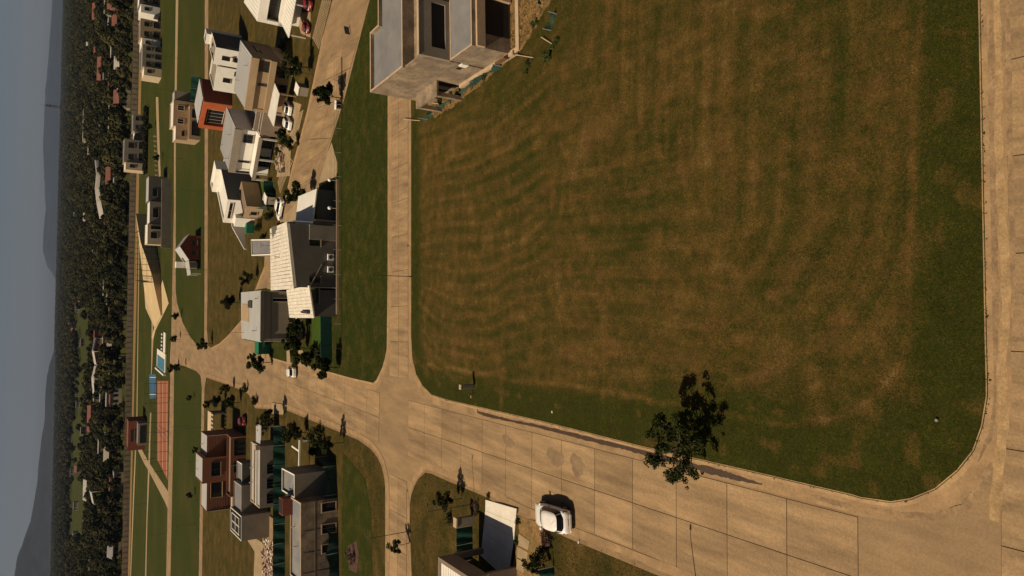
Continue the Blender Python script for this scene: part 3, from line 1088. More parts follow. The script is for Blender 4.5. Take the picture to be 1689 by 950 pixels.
e0 = [tuple(Vector(p) + (Vector(c[0]) - Vector(c[1])).normalized() * .1) for p in (c[0], c[3])]
window(t, e0[0], e0[1], .34, .72, 5.1, 5.35, fw=.05)
window(t, e0[0], e0[1], .3, .5, 4.5, 4.72, fw=.05)
downpipe(t, c[1], 6.4); vent(t, lerp(mid(c), c[0], .5), 6.6); vent(t, lerp(mid(c), c[2], .4), 6.7); aerial(t, lerp(mid(c), c[3], .7), 6.7)
cpq = [(*G(453, 137, 3.2), 3.2), (*G(460.5, 154, 2.9), 2.9), (*G(451, 208, 2.9), 2.9), (*G(442, 189, 3.2), 3.2)]
ribbed(t, [cpq[0], cpq[3], cpq[2], cpq[1]], 'metalw', 18, .1, 'carport_roof')
for p in (cpq[1], cpq[2]):
    b_ = MB(); b_.box(p[0] - .1, p[1] + .1, 0, p[0] + .1, p[1] + .3, p[2] - .11); part('carport_post', b_, M['tan'], t)
b_ = MB(); p0, p1 = cpq[2], cpq[3]
b_.bar(p0, p1, .16, 0, 2.7); part('carport_wall', b_, M['brownr'], t)
# bin shelter slab by its drive
p = G(489, 146, 1.7)
b_ = MB(); b_.box(-.9, -1.1, 1.55, .9, 1.1, 1.7); b_.box(-.8, .6, 0, .8, .9, 1.54); b_.box(-.8, -.9, 0, -.6, .58, 1.54)
o = thing('bin_shelter', 'flat cream topped meter shelter on the lawn before the tan house', 'shelter', p, rz=-.6)
part('slab_top', MB().box(-.75, -1.1, 1.58, .75, 1.1, 1.7), M['white'], o, True)
part('side_wall', MB().box(-.7, .6, 0, .7, .85, 1.57), M['greyr'], o, True)
part('side_wall', MB().box(-.7, -1, 0, .7, -.75, 1.57), M['greyr'], o, True)

# ------------------------------------------------------------------ long white house with corrugated roof
c = rect((388, 212), (377, 282), (376.3, 163.4), 6.9, 1.02)
c = [c[0], c[1], lerp(c[1], c[2], 1.0), c[3]]
t = thing('white_house', 'long white house with wide pale corrugated roof facing the curved street', 'house', c[0])
low = inset(c, -2.6, .2, 0, .0)
up = inset(c, .4, .3, .2, .2)
block(t, inset(c, .0, .1, .2, .1), 0, 2.95, 'white', None, 0)
block(t, up, 2.954, 6.6, 'white', None, 0, wname='upper_wall')
q = [(*c[0], 6.75), (*c[1], 6.75), (*c[2], 7.0), (*c[3], 7.0)]
ribbed(t, q, 'metal', 20, .12)
fascia(t, c[0], c[1], 5.75, 6.95, .2, .35, 'greyr')
lowf = inset(c, -2.4, 0, 9, -.0)
q = [(*lowf[0], 3.0), (*lowf[1], 3.0), (*lerp(c[1], c[2], .02), 3.25), (*lerp(c[0], c[3], .02), 3.25)]
b_ = MB(); b_.slab(q, .14); part('porch_roof', b_, M['metalw'], t)
fascia(t, lowf[0], lowf[1], 2.7, 3.3, .1, .2, 'greyr', 'porch_fascia')
for s in (.02, .5, .97):
    p = lerp(lowf[0], lowf[1], s)
    b_ = MB(); b_.box(p[0] - .15, p[1] - .05, 0, p[0] + .15, p[1] + .25, 2.69); part('porch_post', b_, M['white'], t)
window(t, up[0], up[1], .1, .3, 3.6, 5.2, bars=1, fw=.1)
window(t, up[0], up[1], .74, .79, 3.5, 5.4)
f0 = inset(c, .0, .1, .2, .1)
window(t, f0[0], f0[1], .1, .35, .2, 2.4, bars=2)
window(t, f0[0], f0[1], .55, .8, .2, 2.4, bars=2)
vent(t, lerp(mid(c), c[0], .4), 6.8); vent(t, lerp(mid(c), c[1], .6), 6.8); aerial(t, lerp(mid(c), c[2], .6), 6.9); downpipe(t, c[1], 5.8, .25)
# end wings with terrace parapets; their shade is put into the brown colour
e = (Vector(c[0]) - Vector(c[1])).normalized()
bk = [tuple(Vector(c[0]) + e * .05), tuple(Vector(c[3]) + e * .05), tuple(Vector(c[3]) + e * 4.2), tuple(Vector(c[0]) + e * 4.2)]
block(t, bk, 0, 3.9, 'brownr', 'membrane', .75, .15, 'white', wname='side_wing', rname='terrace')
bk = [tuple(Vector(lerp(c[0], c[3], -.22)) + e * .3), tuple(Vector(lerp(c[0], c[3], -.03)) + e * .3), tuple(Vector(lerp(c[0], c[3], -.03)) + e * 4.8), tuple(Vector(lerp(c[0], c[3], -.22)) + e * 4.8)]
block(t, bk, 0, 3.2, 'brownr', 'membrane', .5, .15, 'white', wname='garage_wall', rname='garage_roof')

# ------------------------------------------------------------------ white two-box house further back
c = rect((356.3, 77.9), (352, 105.3), (350.5, 45.3), 6.4, 1.0)
t = thing('white_cube_house', 'white cube house of two blocks with side wall darkened for shade and small windows', 'house', c[0])
block(t, c, 0, 6.4, 'white', 'greyr', .25)
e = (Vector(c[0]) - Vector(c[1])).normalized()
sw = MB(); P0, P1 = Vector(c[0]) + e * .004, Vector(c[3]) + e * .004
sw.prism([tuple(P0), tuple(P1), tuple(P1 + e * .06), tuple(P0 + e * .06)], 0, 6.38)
part('side_wall', sw, M['slate'], t)  # white wall in shade: its darkness is put into this slate panel
window(t, c[0], c[1], .42, .68, 3.4, 5.0, 'frame', bars=0)
window(t, c[0], c[1], .42, .68, .6, 2.6, 'frame')
box_on(t, c[0], c[1], .4, .7, 3.0, 3.35, .0, .5, 'white', 'sill_box')
c2 = [tuple(Vector(p) + (Vector(c[1]) - Vector(c[0])) * 1.06 + (Vector(c[0]) - Vector(c[3])).normalized() * .3) for p in (c[0], c[1], c[2], c[3])]
c2[1] = lerp(c2[0], c2[1], 1.5); c2[2] = lerp(c2[3], c2[2], 1.5)
block(t, c2, 0, 5.7, 'white', 'greyr', .3, wname='second_wall', rname='second_roof')
window(t, c2[0], c2[1], .42, .6, 2.7, 4.2)
window(t, c2[0], c2[1], .1, .28, .4, 2.2)
cc = rect((336, 58), (336, 68), (332, 48), 6.4)
p = lerp(c[3], c[2], .15)
bk = [p, lerp(c[3], c[2], .75), tuple(Vector(lerp(c[3], c[2], .75)) + (Vector(c[3]) - Vector(c[0])).normalized() * 2.6), tuple(Vector(p) + (Vector(c[3]) - Vector(c[0])).normalized() * 2.6)]
bk = [tuple(Vector(k) + (Vector(c[3]) - Vector(c[0])).normalized() * .01) for k in bk]
block(t, bk, 0, 7.3, 'white', 'slate', .2, wname='stair_tower', rname='tower_roof')
r_ = mid(c)
for dx in (-1.2, .8):
    small_box(t, (r_[0] + dx, r_[1] + .5), .5, .5, 6.2, 6.45, 'frame', 'roof_vent', .4)

# ------------------------------------------------------------------ orange fronted house
c = rect((336.4, 168.2), (327.5, 210.6), (334, 119), 6.0)
t = thing('orange_house', 'house with bright orange framed front and dark red side wall', 'house', c[0])
block(t, inset(c, .8, .0, 0, .2), 0, 5.6, 'redbrick', 'metal', .0)
e = (Vector(c[0]) - Vector(c[1])).normalized()
L = (Vector(c[1]) - Vector(c[0])).length
u_, n_ = facing(c[0], c[1])
def orange(s0, s1, z0, z1, name):
    return box_on(t, c[0], c[1], s0, s1, z0, z1, -.795, .0, 'orange', name)
orange(0, .24, 0, 5.1, 'front_pier'); orange(.86, 1, 0, 5.1, 'front_pier'); orange(0, 1, 5.104, 6.0, 'front_beam'); orange(.244, .856, 0, .9, 'front_wall')
ci = inset(c, .8, 0, 0, .2)
window(t, ci[0], ci[1], .3, .82, 1.2, 4.6, 'framew', bars=3)
sw = MB(); P0, P1 = Vector(c[0]), Vector(c[3])
sw.prism([tuple(P0 + e * .0), tuple(P1), tuple(P1 + e * .2), tuple(P0 + e * .2)], 0, 5.95)
part('side_wall', sw, M['redbrick'], t)
b_ = MB(); b_.slab([(*lerp(c[3], c[0], .8), 6.15), (*lerp(c[2], c[1], .8), 6.15), (*c[2], 6.35), (*c[3], 6.35)], .12); part('roof', b_, M['metal'], t)

# ------------------------------------------------------------------ tan house on the back street
Pn0 = (38.2, 213.0)
Kt = frame4(Pn0, math.radians(-1))
kt = lambda x0, y0, x1, y1: [Kt(x0, y0), Kt(x1, y0), Kt(x1, y1), Kt(x0, y1)]
t = thing('brown_house', 'olive brown two-storey house with pale roof edge and open porch', 'house', Kt(0, 0))
block(t, kt(3.6, 0, 10.6, 7), 0, 6.6, 'tan', 'metalw', .3, .18, 'white')
block(t, kt(0, 0, 3.598, 6), 0, 5.9, 'tan', 'metalw', .25, .18, 'white', wname='left_wall', rname='left_roof')
block(t, kt(0, -3.2, 9, -.004), 0, 3.0, 'tan', 'cement', .4, .2, 'tan', wname='porch_wall', rname='porch_roof')
block(t, kt(10.61, 1, 13.4, 6), 0, 6.3, 'greyr', 'metal', .2, wname='side_wall', rname='side_roof')
for s0, s1 in ((.1, .3), (.62, .82)):
    window(t, Kt(3.6, 0), Kt(10.6, 0), s0, s1, 3.9, 5.6, 'framew', bars=1)
window(t, Kt(0, 0), Kt(3.6, 0), .3, .7, 3.6, 4.4)
window(t, Kt(0, -3.2), Kt(9, -3.2), .12, .55, .3, 2.4, 'frame', 'void')
window(t, Kt(0, -3.2), Kt(9, -3.2), .65, .9, .3, 2.4, 'frame', 'void')

# ------------------------------------------------------------------ white house with the tapering wall
c = rect((375.5, 329), (368, 367), (363, 288), 5.5)
t = thing('white_wall_house', 'white house with side coloured dark for shade and a tall white garden wall tapering to a point', 'house', c[0])
block(t, c, 0, 5.5, 'white', 'metalw', .35, .25)
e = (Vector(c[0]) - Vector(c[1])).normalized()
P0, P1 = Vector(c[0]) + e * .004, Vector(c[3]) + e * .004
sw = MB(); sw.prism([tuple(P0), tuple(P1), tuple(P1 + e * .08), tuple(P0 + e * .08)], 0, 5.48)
part('side_wall', sw, M['slate'], t)  # dark panel paints the shade on this side of the white house
window(t, c[0], c[1], .12, .8, 4.3, 5.0, 'framew', bars=1)
window(t, c[0], c[1], .3, .7, .4, 2.4)
box_on(t, c[0], c[1], .62, 1.0, 0, 3.6, .0, 1.0, 'white', 'front_block')
cl = rect((406.6, 340), (402, 359), (400, 290), 3.2)
block(t, cl, 0, 3.2, 'tan', 'brownr', .25, wname='garage_wall', rname='garage_roof')
window(t, cl[0], cl[1], .45, .7, 1.0, 2.2)
bk = [c[3], c[2], tuple(Vector(c[2]) + (Vector(c[3]) - Vector(c[0])).normalized() * 3), tuple(Vector(c[3]) + (Vector(c[3]) - Vector(c[0])).normalized() * 3)]
bk = [tuple(Vector(k) + (Vector(c[3]) - Vector(c[0])).normalized() * .01) for k in bk]
block(t, bk, 0, 6.4, 'white', 'metalw', .4, .3, wname='rear_wall', rname='rear_roof')
bk2 = [tuple(Vector(k) + (Vector(c[3]) - Vector(c[0])).normalized() * 3.2 + (Vector(c[3]) - Vector(c[2])) * .55) for k in bk]
block(t, bk2, 0, 4.0, 'white', 'slate', .2, wname='annex_wall', rname='annex_roof')
wl = MB()                                                          # garden wall: high at the house, falling away
g0, g1 = G(404, 362), G(407, 411)
g0 = Vector(g0); g1 = Vector(g1)
d = (g1 - g0).normalized(); n = Vector((-d.y, d.x)) * .1
vs = []
for p, z in ((g0, 2.9), (g0.lerp(g1, .3), 2.6), (g1, .5)):
    vs += [(*(p - n), 0), (*(p + n), 0), (*(p + n), z), (*(p - n), z)]
wl.add(vs, [(0, 1, 2, 3)[::-1], (8, 9, 10, 11)] + [(a + i, a + (i + 1) % 4, a + 4 + (i + 1) % 4, a + 4 + i) for a in (0, 4) for i in range(4)])
bmt = part('garden_wall', wl, M['white'], t)

# ------------------------------------------------------------------ white house at the top edge
c = rect((427, 0), (423.7, 34.7), (412, 0), 6.8)
c = [tuple(Vector(c[0]) + (Vector(c[0]) - Vector(c[1])) * 1.6), c[1], c[2], tuple(Vector(c[3]) + (Vector(c[0]) - Vector(c[1])) * 1.6)]
b0, b1 = Vector(G(423.7, 34.7, 6.8)), None
ang = math.radians(-35)
Kw = frame4(b0, ang)      # x along the street (to the right, nearer), y away
kw = lambda x0, y0, x1, y1: [Kw(x0, y0), Kw(x1, y0), Kw(x1, y1), Kw(x0, y1)]
t = thing('white_frame_house', 'white house with black recessed front and ribbed carport roof', 'house', Kw(0, 0))
block(t, kw(.3, .8, 13, 9), 0, 6.2, 'white', None, 0)
q = [(*Kw(0, 0), 6.7), (*Kw(13, 0), 6.7), (*Kw(13, 9.5), 7.2), (*Kw(0, 9.5), 7.2)]
ribbed(t, q, 'metalw', 22, .12)
fascia(t, Kw(0, 0), Kw(13, 0), 5.4, 6.8, .1, .9, 'white')
b_ = MB(); b_.prism(kw(.0, -.1, .5, .79), 2.9, 5.398); part('front_pier', b_, M['white'], t)
b_ = MB(); b_.prism(kw(0, -.1, 13, .79), 2.2, 3.5); part('front_beam', b_, M['white'], t)
window(t, Kw(.5, .8), Kw(13, .8), 0, 1, 3.5, 5.4, bars=5)
q = [(*Kw(.6, -.12), 3.1), (*Kw(13, -.12), 3.1), (*Kw(13, -4.6), 2.75), (*Kw(-.2, -4.6), 2.75)]
ribbed(t, q, 'metalw', 22, .1, 'carport_roof')
for x in (.2, 5, 10):
    p = Kw(x, -4.4); b_ = MB(); b_.box(p[0] - .08, p[1] - .08, 0, p[0] + .08, p[1] + .08, 2.65); part('carport_post', b_, M['white'], t)

# ------------------------------------------------------------------ dark house with white tile roofs
def ZY(x, y, Y):
    r = ray(x, y)
    k = Y / r[1]
    return (r[0] * k, Y, H + r[2] * k)
t = thing('dark_tile_house', 'dark grey house with white tiled mono-pitch roofs beside the side street', 'house', (2, 96))
W0, W1_ = (-3.9, 95.4), (14.4, 96.7)
wallY = lambda x: 95.4 + (x + 3.9) * .071
r1 = [ZY(473, 365.5, 97.0), ZY(484.8, 476, 96.2), ZY(447.2, 479, 106), ZY(445.7, 377.3, 106.4)]
r2 = [ZY(509.9, 470.8, 95.2), ZY(518, 524.6, 94.9), ZY(478, 523.9, 104), ZY(473, 478, 104.4)]
r3 = [ZY(522.4, 311, 97.2), ZY(514.3, 376, 96.5), ZY(486, 376, 103.8), ZY(492, 324, 104.2)]
def tiled(t, q, name):
    b_ = MB(); b_.slab(q, .16)
    o = part(name, b_, M['tile'], t)
    n1 = max(2, round((Vector(q[1]) - Vector(q[0])).length / .5))
    n2 = max(2, round((Vector(q[3]) - Vector(q[0])).length / .36))
    k_ = MB()
    for i in range(n1):
        for j in range(n2):
            a0, a1, b0_, b1_ = i / n1 + .004, (i + 1) / n1 - .004, j / n2, (j + 1) / n2 + .01
            pp = [lerp(lerp(q[0], q[1], a0), lerp(q[3], q[2], a0), b0_), lerp(lerp(q[0], q[1], a1), lerp(q[3], q[2], a1), b0_),
                  lerp(lerp(q[0], q[1], a1), lerp(q[3], q[2], a1), min(1, b1_)), lerp(lerp(q[0], q[1], a0), lerp(q[3], q[2], a0), min(1, b1_))]
            h = rnd.uniform(.045, .07)
            k_.slab([(pp[0][0], pp[0][1], pp[0][2] + .03), (pp[1][0], pp[1][1], pp[1][2] + .03), (pp[2][0], pp[2][1], pp[2][2] + h), (pp[3][0], pp[3][1], pp[3][2] + h)], .035)
    s = part('roof_tiles', k_, M['tile'], o)
    s['kind'] = 'stuff'
    return o
tiled(t, r1, 'main_roof'); tiled(t, r2, 'low_roof')
b_ = MB(); b_.slab(r3, .15); part('carport_roof', b_, M['metalw'], t)
def walls(q, y1, dz=.18):
    """walls under a sloping roof"""
    f0 = [(q[0][0] - .25, wallY(q[0][0])), (q[1][0] + .2, wallY(q[1][0]))]
    vs = []
    for (x, y), z in ((f0[0], q[0][2] - dz), (f0[1], q[1][2] - dz)):
        vs += [(x, y, 0), (x, y, z), (x, y1, 0), (x, y1, z + .2)]
    b_ = MB(); b_.add(vs, [(0, 4, 5, 1), (2, 3, 7, 6), (0, 1, 3, 2), (4, 6, 7, 5), (1, 5, 7, 3)])
    bm_ = b_
    return bm_
part('wall', walls(r1, 105), M['darkgrey'], t)
part('low_wall', walls([(-.7, 0, r2[0][2]), (r2[1][0], 0, r2[1][2])], 103.5), M['darkgrey'], t)
wy = lambda x: (x, wallY(x) - .012)
block(t, [(5.9, 95.75), (7.9, 95.9), (7.9, 97.6), (5.9, 97.45)], 0, 4.0, 'greyr', 'membrane', .12, wname='front_block', rname='front_block_roof')
block(t, [(7.95, 96.0), (8.7, 96.05), (8.7, 97.6), (7.95, 97.55)], 0, 3.2, 'darkgrey', 'membrane', .1, wname='front_block', rname='front_block_roof')
# pale rake trim on the street wall
b_ = MB()
a, c_ = Vector((-.7, wallY(-.7) - .05, 3.95)), Vector((2.6, wallY(2.6) - .05, 2.2))
b_.slab([tuple(a), tuple(c_), tuple(c_ + Vector((0, 0, .14))), tuple(a + Vector((0, 0, .14)))], .03)
b_.tube(a, c_, .07, .07, 4); part('rake_trim', b_, M['cement'], t)
for x0, x1, z0, z1 in ((5.0, 6.0, 2.4, 4.0), (.0, .9, 2.4, 4.0), (-2.8, -.6, 2.6, 3.2), (8.2, 8.5, 1.2, 2.6)):
    if x1 > r1[0][0]:
        continue
    window(t, wy(x0), wy(x1), 0, 1, z0, z1, 'frame')
bx_ = [(8.6, 97.6), (12.9, 97.9), (12.9, 104), (8.6, 104)]
block(t, [(8.72, 97.4), (13.0, 97.7), (13.0, 99.2), (8.72, 99.2)], 0, 2.6, 'darkgrey', 'greyr', .15, wname='yard_wall', rname='yard_roof')
small = rect((448.7, 394.3), (451, 420.6), (414, 395), 4.6)
block(t, [G(448.7, 394.3, 4.6), G(451, 420.6, 4.6), G(414.7, 422, 4.6), G(414, 395, 4.6)], 0, 4.6, 'greyr', 'membrane', .2, .2, 'white', wname='flat_wall', rname='flat_roof')
vent(t, (3.5, 101.5), 6.3, .7); vent(t, (6.8, 103), 6.7, .7); aerial(t, (5.5, 110), 4.5, 2.6); downpipe(t, (-.6, wallY(-.6)), 3.8); downpipe(t, (8.3, wallY(8.3)), 6.2)
p = G(505, 511, 3.9)
b_ = MB(); b_.box(p[0] - .5, p[1] - 1.0, 2.8, p[0] - .2, p[1] + 1.8, 4.1); part('chimney', b_, M['frame'], t)
b_ = MB(); b_.bar((-4.2, 94.6), (14.4, 95.9), .16, 0, .45); part('plinth_wall', b_, M['cement'], t)
for i, x in enumerate((3.6, 1.9)):
    a = single('air_conditioner', MB().box(-.42, -.35, .2, .42, 0, 1.0).tube((0, -.355, .6), (0, -.37, .6), .3, .3, 12, 1).box(-.3, -.2, 0, -.25, 0, .2).box(.25, -.2, 0, .3, 0, .2), [M['white'], M['frame']],
               ['white air conditioner unit on the right by the dark house wall', 'white air conditioner unit on the left by the dark house wall'][i], 'air conditioner', (x, wallY(x) - .1, .5), 'air conditioners on the dark wall', local=True)

# ------------------------------------------------------------------ grey house at the avenue corner
c = [G(432.4, 480.3, 6.0), G(431.6, 563, 6.0), G(400, 557, 6.0), G(399.2, 483.3, 6.0)]
t = thing('grey_corner_house', 'grey box house with light grey roof at the avenue corner', 'house', c[0])
block(t, c, 0, 6.0, 'taupe', None, .0)
b_ = MB(); b_.slab([(*p, 6.14) for p in offset(c, .12)], .13); part('roof', b_, M['metal'], t)
f0, f1 = c[0], c[1]
for s0, s1, z0, z1 in ((0, 1, 5.82, 6.2), (0, 1, .0, .5)):
    pass
fascia(t, f0, f1, 5.7, 6.25, .25, .22, 'darkgrey')
box_on(t, f0, f1, .05, .97, 4.6, 4.66, .0, .06, 'darkgrey', 'trim')
box_on(t, f0, f1, .05, .97, 1.3, 1.36, .0, .06, 'darkgrey', 'trim')
window(t, f0, f1, .13, .21, 1.6, 4.5, 'framew', bars=0)
box_on(t, f0, f1, .0, 1, .0, 1.0, .25, 1.3, 'taupe', 'front_terrace')
downpipe(t, c[1], 5.7, .12); downpipe(t, c[0], 5.7, .12); vent(t, lerp(mid(c), c[1], .6), 6.14); vent(t, lerp(mid(c), c[0], .7), 6.14, .4); aerial(t, lerp(mid(c), c[2], .75), 6.14)
u_, n_ = facing(f0, f1)
p = lerp(c[3], c[0], .55); small_box(t, (p[0] - 2.0, p[1] + .5), 1.1, 2.4, 6.14, 6.34, 'frame', 'skylight')
p2 = lerp(c[2], c[3], .35)
b_ = MB(); b_.box(p2[0] + .3, p2[1] - 5.4, 6.15, p2[0] + 3.1, p2[1] - .4, 6.2); part('roof_panel', b_, M['tan'], t)
b_ = MB(); b_.box(c[3][0] - 2.8, c[3][1] + .3, 0, c[3][0] - .6, c[3][1] + 1.9, 4.2); part('rear_box', b_, M['cement'], t)
lw_ = [tuple(Vector(c[1]) - Vector((.02, 0))), tuple(Vector(c[2]) - Vector((.02, 0)))]
fascia(t, c[1], c[2], 0, 5.6, .06, .05, 'tan', 'side_panel', .0, .98)

# ------------------------------------------------------------------ red gable house on the back street
Kg = frame4((5.6, 204.6), math.radians(4))
t = thing('gable_house', 'small dark red gabled house with slate grey roof on the back street', 'house', Kg(0, 0))
b_ = MB()
A0, A1 = (0, 0), (6.2, 8.5)
w, dpt, h, hr = 6.2, 8.0, 3.2, 5.2
vs = [Kg(0, 0), Kg(w, 0), Kg(w, dpt), Kg(0, dpt)]
V = [(*vs[0], 0), (*vs[1], 0), (*vs[2], 0), (*vs[3], 0), (*vs[0], h), (*vs[1], h), (*vs[2], h), (*vs[3], h), (*Kg(w / 2, 0), hr), (*Kg(w / 2, dpt), hr)]
b_.add(V, [(0, 1, 5, 8, 4), (2, 3, 7, 9, 6), (1, 2, 6, 5), (3, 0, 4, 7)]); part('wall', b_, M['redbrick'], t)
for a, b2, name in ((-.35, w / 2, 'roof'), (w + .35, w / 2, 'roof')):
    b_ = MB(); zz = h - .2
    b_.slab([(*Kg(a, -.4), zz + .1), (*Kg(b2, -.4), hr + .12), (*Kg(b2, dpt + .3), hr + .12), (*Kg(a, dpt + .3), zz + .1)], .12); part(name, b_, M['metal'], t)
window(t, Kg(0, 0), Kg(w, 0), .15, .35, 1.0, 2.3); window(t, Kg(0, 0), Kg(w, 0), .6, .8, 1.0, 2.3)
b_ = MB(); b_.slab([(*Kg(-4.2, -.6), 2.6), (*Kg(-.5, -.4), 3.1), (*Kg(-.5, 5), 3.1), (*Kg(-4.2, 5), 2.6)], .12); part('porch_roof', b_, M['metal'], t)
for x, y in ((-4, -.4), (-4, 4.6)):
    p = Kg(x, y); b_ = MB(); b_.box(p[0] - .1, p[1] - .1, 0, p[0] + .1, p[1] + .1, 2.5); part('porch_post', b_, M['white'], t)
b_ = MB(); p = Kg(-1.2, 6); b_.box(p[0] - .8, p[1] - 1, 0, p[0] + .8, p[1] + 1, 5.4); part('chimney_block', b_, M['white'], t)

# ------------------------------------------------------------------ brown boarded house, west block
Kb = frame4((-46.2, 150.6), math.radians(3.4))
kb = lambda x0, y0, x1, y1: [Kb(x0, y0), Kb(x1, y0), Kb(x1, y1), Kb(x0, y1)]
t = thing('brown_board_house', 'brown boarded house of stacked boxes with pale metal roofs', 'house', Kb(7, 0))
block(t, kb(0, .8, 6.0, 7.5), 0, 6.4, 'brick', 'metal', .15, .1, wname='left_wall', rname='left_roof')
block(t, kb(11, .8, 15.2, 8), 0, 6.5, 'brick', 'metal', .15, .1, wname='right_wall', rname='right_roof')
block(t, kb(6.004, -.5, 10.996, 7.8), 0, 7.5, 'brick', 'metal', .15, .1)
block(t, kb(3.5, -4.2, 15.2, -.504), 0, 3.0, 'brick', 'brownr', .5, .15, wname='lower_wall', rname='terrace')
b_ = MB(); b_.prism(kb(11, -.5, 15.2, .796), 0, 2.7); part('terrace_step', b_, M['brick'], t)
window(t, Kb(6, -.5), Kb(11, -.5), .25, .8, 4.1, 5.9, 'frame', bars=1)
vent(t, Kb(8, 5), 7.2); vent(t, Kb(13, 5), 6.3); aerial(t, Kb(9.5, 6), 7.2); downpipe(t, Kb(15.1, .8), 6.2, .06); downpipe(t, Kb(.1, .8), 6.2, .06)
window(t, Kb(0, .8), Kb(6, .8), .45, .97, 3.5, 5.7, 'cement', bars=0)
window(t, Kb(3.5, -4.2), Kb(15.2, -4.2), .05, .28, .2, 2.4, 'frame', 'void', bars=1)
window(t, Kb(3.5, -4.2), Kb(15.2, -4.2), .4, .58, .2, 2.4, 'frame', 'void', bars=1)
window(t, Kb(3.5, -4.2), Kb(15.2, -4.2), .68, .95, .2, 2.4, 'frame', 'void', bars=2)
for x in (3.6, 9.6, 15.0):                                            # thin boards stand proud of the front
    b_ = MB(); b_.prism(kb(x, -4.28, x + .12, -4.21), 0, 3.1); part('corner_trim', b_, M['cement'], t)
for i in range(12):
    z = .35 + i * .52
    b_ = MB()
    b_.prism(kb(.02, .775, 5.98, .797), z, z + .03); b_.prism(kb(11.02, .775, 15.18, .797), z, z + .03)
    part('board_joint', b_, M['brownr'], t)
b_ = MB(); b_.prism(kb(0.3, -2.6, 3.3, -1.0), 0, 2.2); part('porch_block', b_, M['cement'], t)
# slatted white shed beside it
p = G(372, 694)
Ks = frame4((p[0] - 3.0, p[1]), math.radians(3))
t = thing('slatted_pergola', 'cream slatted pergola with dark sides by the brown boarded house', 'pergola', Ks(2, 0))
b_ = MB(); b_.prism([Ks(-1, 0), Ks(5, 0), Ks(5, 4), Ks(-1, 4)], 2.9, 3.02); part('roof', b_, M['cream'], t)
for i in range(7):
    b_ = MB(); b_.prism([Ks(-1 + i * .9, -1.8), Ks(-.6 + i * .9, -1.8), Ks(-.6 + i * .9, -.01), Ks(-1 + i * .9, -.01)], 2.86, 2.98); part('slat', b_, M['cream'], t)
for x, y in ((-.9, -1.6), (4.8, -1.6), (-.9, 3.8), (4.8, 3.8)):
    q = Ks(x, y); b_ = MB(); b_.box(q[0] - .1, q[1] - .1, 0, q[0] + .1, q[1] + .1, 2.85); part('post', b_, M['brownr'], t)
b_ = MB(); b_.prism([Ks(4.82, -.5), Ks(4.96, -.5), Ks(4.96, 3.7), Ks(4.82, 3.7)], 0, 2.85); part('side_wall', b_, M['darkgrey'], t)

# ------------------------------------------------------------------ long grey house behind the green net fence
Kc = frame4((-37.6, 121.2), math.radians(4))
kc = lambda x0, y0, x1, y1: [Kc(x0, y0), Kc(x1, y0), Kc(x1, y1), Kc(x0, y1)]
t = thing('grey_slab_house', 'long low grey house with pale roof beams behind the green net fence', 'house', Kc(5, 0))
block(t, kc(0, 0, 10.2, 6.5), 0, 3.5, 'greyr', 'metal', .2, .2, 'cement')
for y in (1.6, 3.0):
    b_ = MB(); b_.prism(kc(.3, y, 9.9, y + .3), 3.35, 3.75); part('roof_beam', b_, M['white'] if y < 2 else M['cement'], t)
b_ = MB(); b_.prism(kc(9.2, .8, 13.5, 4.2), 3.05, 3.2); part('porch_roof', b_, M['metal'], t)
for x in (13.2,):
    for y in (1, 4): q = Kc(x, y); b_ = MB(); b_.box(q[0] - .08, q[1] - .08, 0, q[0] + .08, q[1] + .08, 3.04); part('porch_post', b_, M['greyr'], t)
for s in (.06, .3, .54):
    window(t, Kc(0, 0), Kc(10.2, 0), s, s + .16, .4, 2.4, 'frame', bars=2)
vent(t, Kc(6, 5), 3.3); vent(t, Kc(3.4, 5.4), 3.3)
b_ = MB(); b_.prism(kc(9.6, .02, 10.3, 1.1), 3.5, 4.2); part('chimney', b_, M['cement'], t)
Kd = frame4((-44.6, 127.0), math.radians(5))
kd = lambda x0, y0, x1, y1: [Kd(x0, y0), Kd(x1, y0), Kd(x1, y1), Kd(x0, y1)]
t = thing('grey_grid_house', 'grey box house with white grid frames on its dark roof', 'house', Kd(2, 0))
block(t, kd(0, 0, 4.2, 9), 0, 5.0, 'greyr', 'void', .15, .15, 'white')
for i in range(3):
    b_ = MB(); x = .6 + i * 1.4; b_.prism(kd(x, 1.5, x + .14, 7.5), 4.92, 5.05); part('roof_grid', b_, M['white'], t)
for y in (1.5, 4.4, 7.3):
    b_ = MB(); b_.prism(kd(.6, y, 3.54, y + .16), 5.052, 5.1); part('roof_grid', b_, M['white'], t)
block(t, kd(4.204, 2, 9.0, 8), 0, 4.6, 'greyr', 'membrane', .2, .15, 'cement', wname='right_wall', rname='right_roof')
block(t, kd(9.004, 4, 12.5, 8), 0, 4.1, 'darkgrey', 'membrane', .2, .15, 'white', wname='end_wall', rname='end_roof')
window(t, Kd(4.2, 2), Kd(9, 2), .2, .8, .3, 2.4, 'frame')
b_ = MB(); b_.prism(kd(-.5, -3.5, 3.6, -.01), 0, .3); part('terrace', b_, M['concrete'], t)

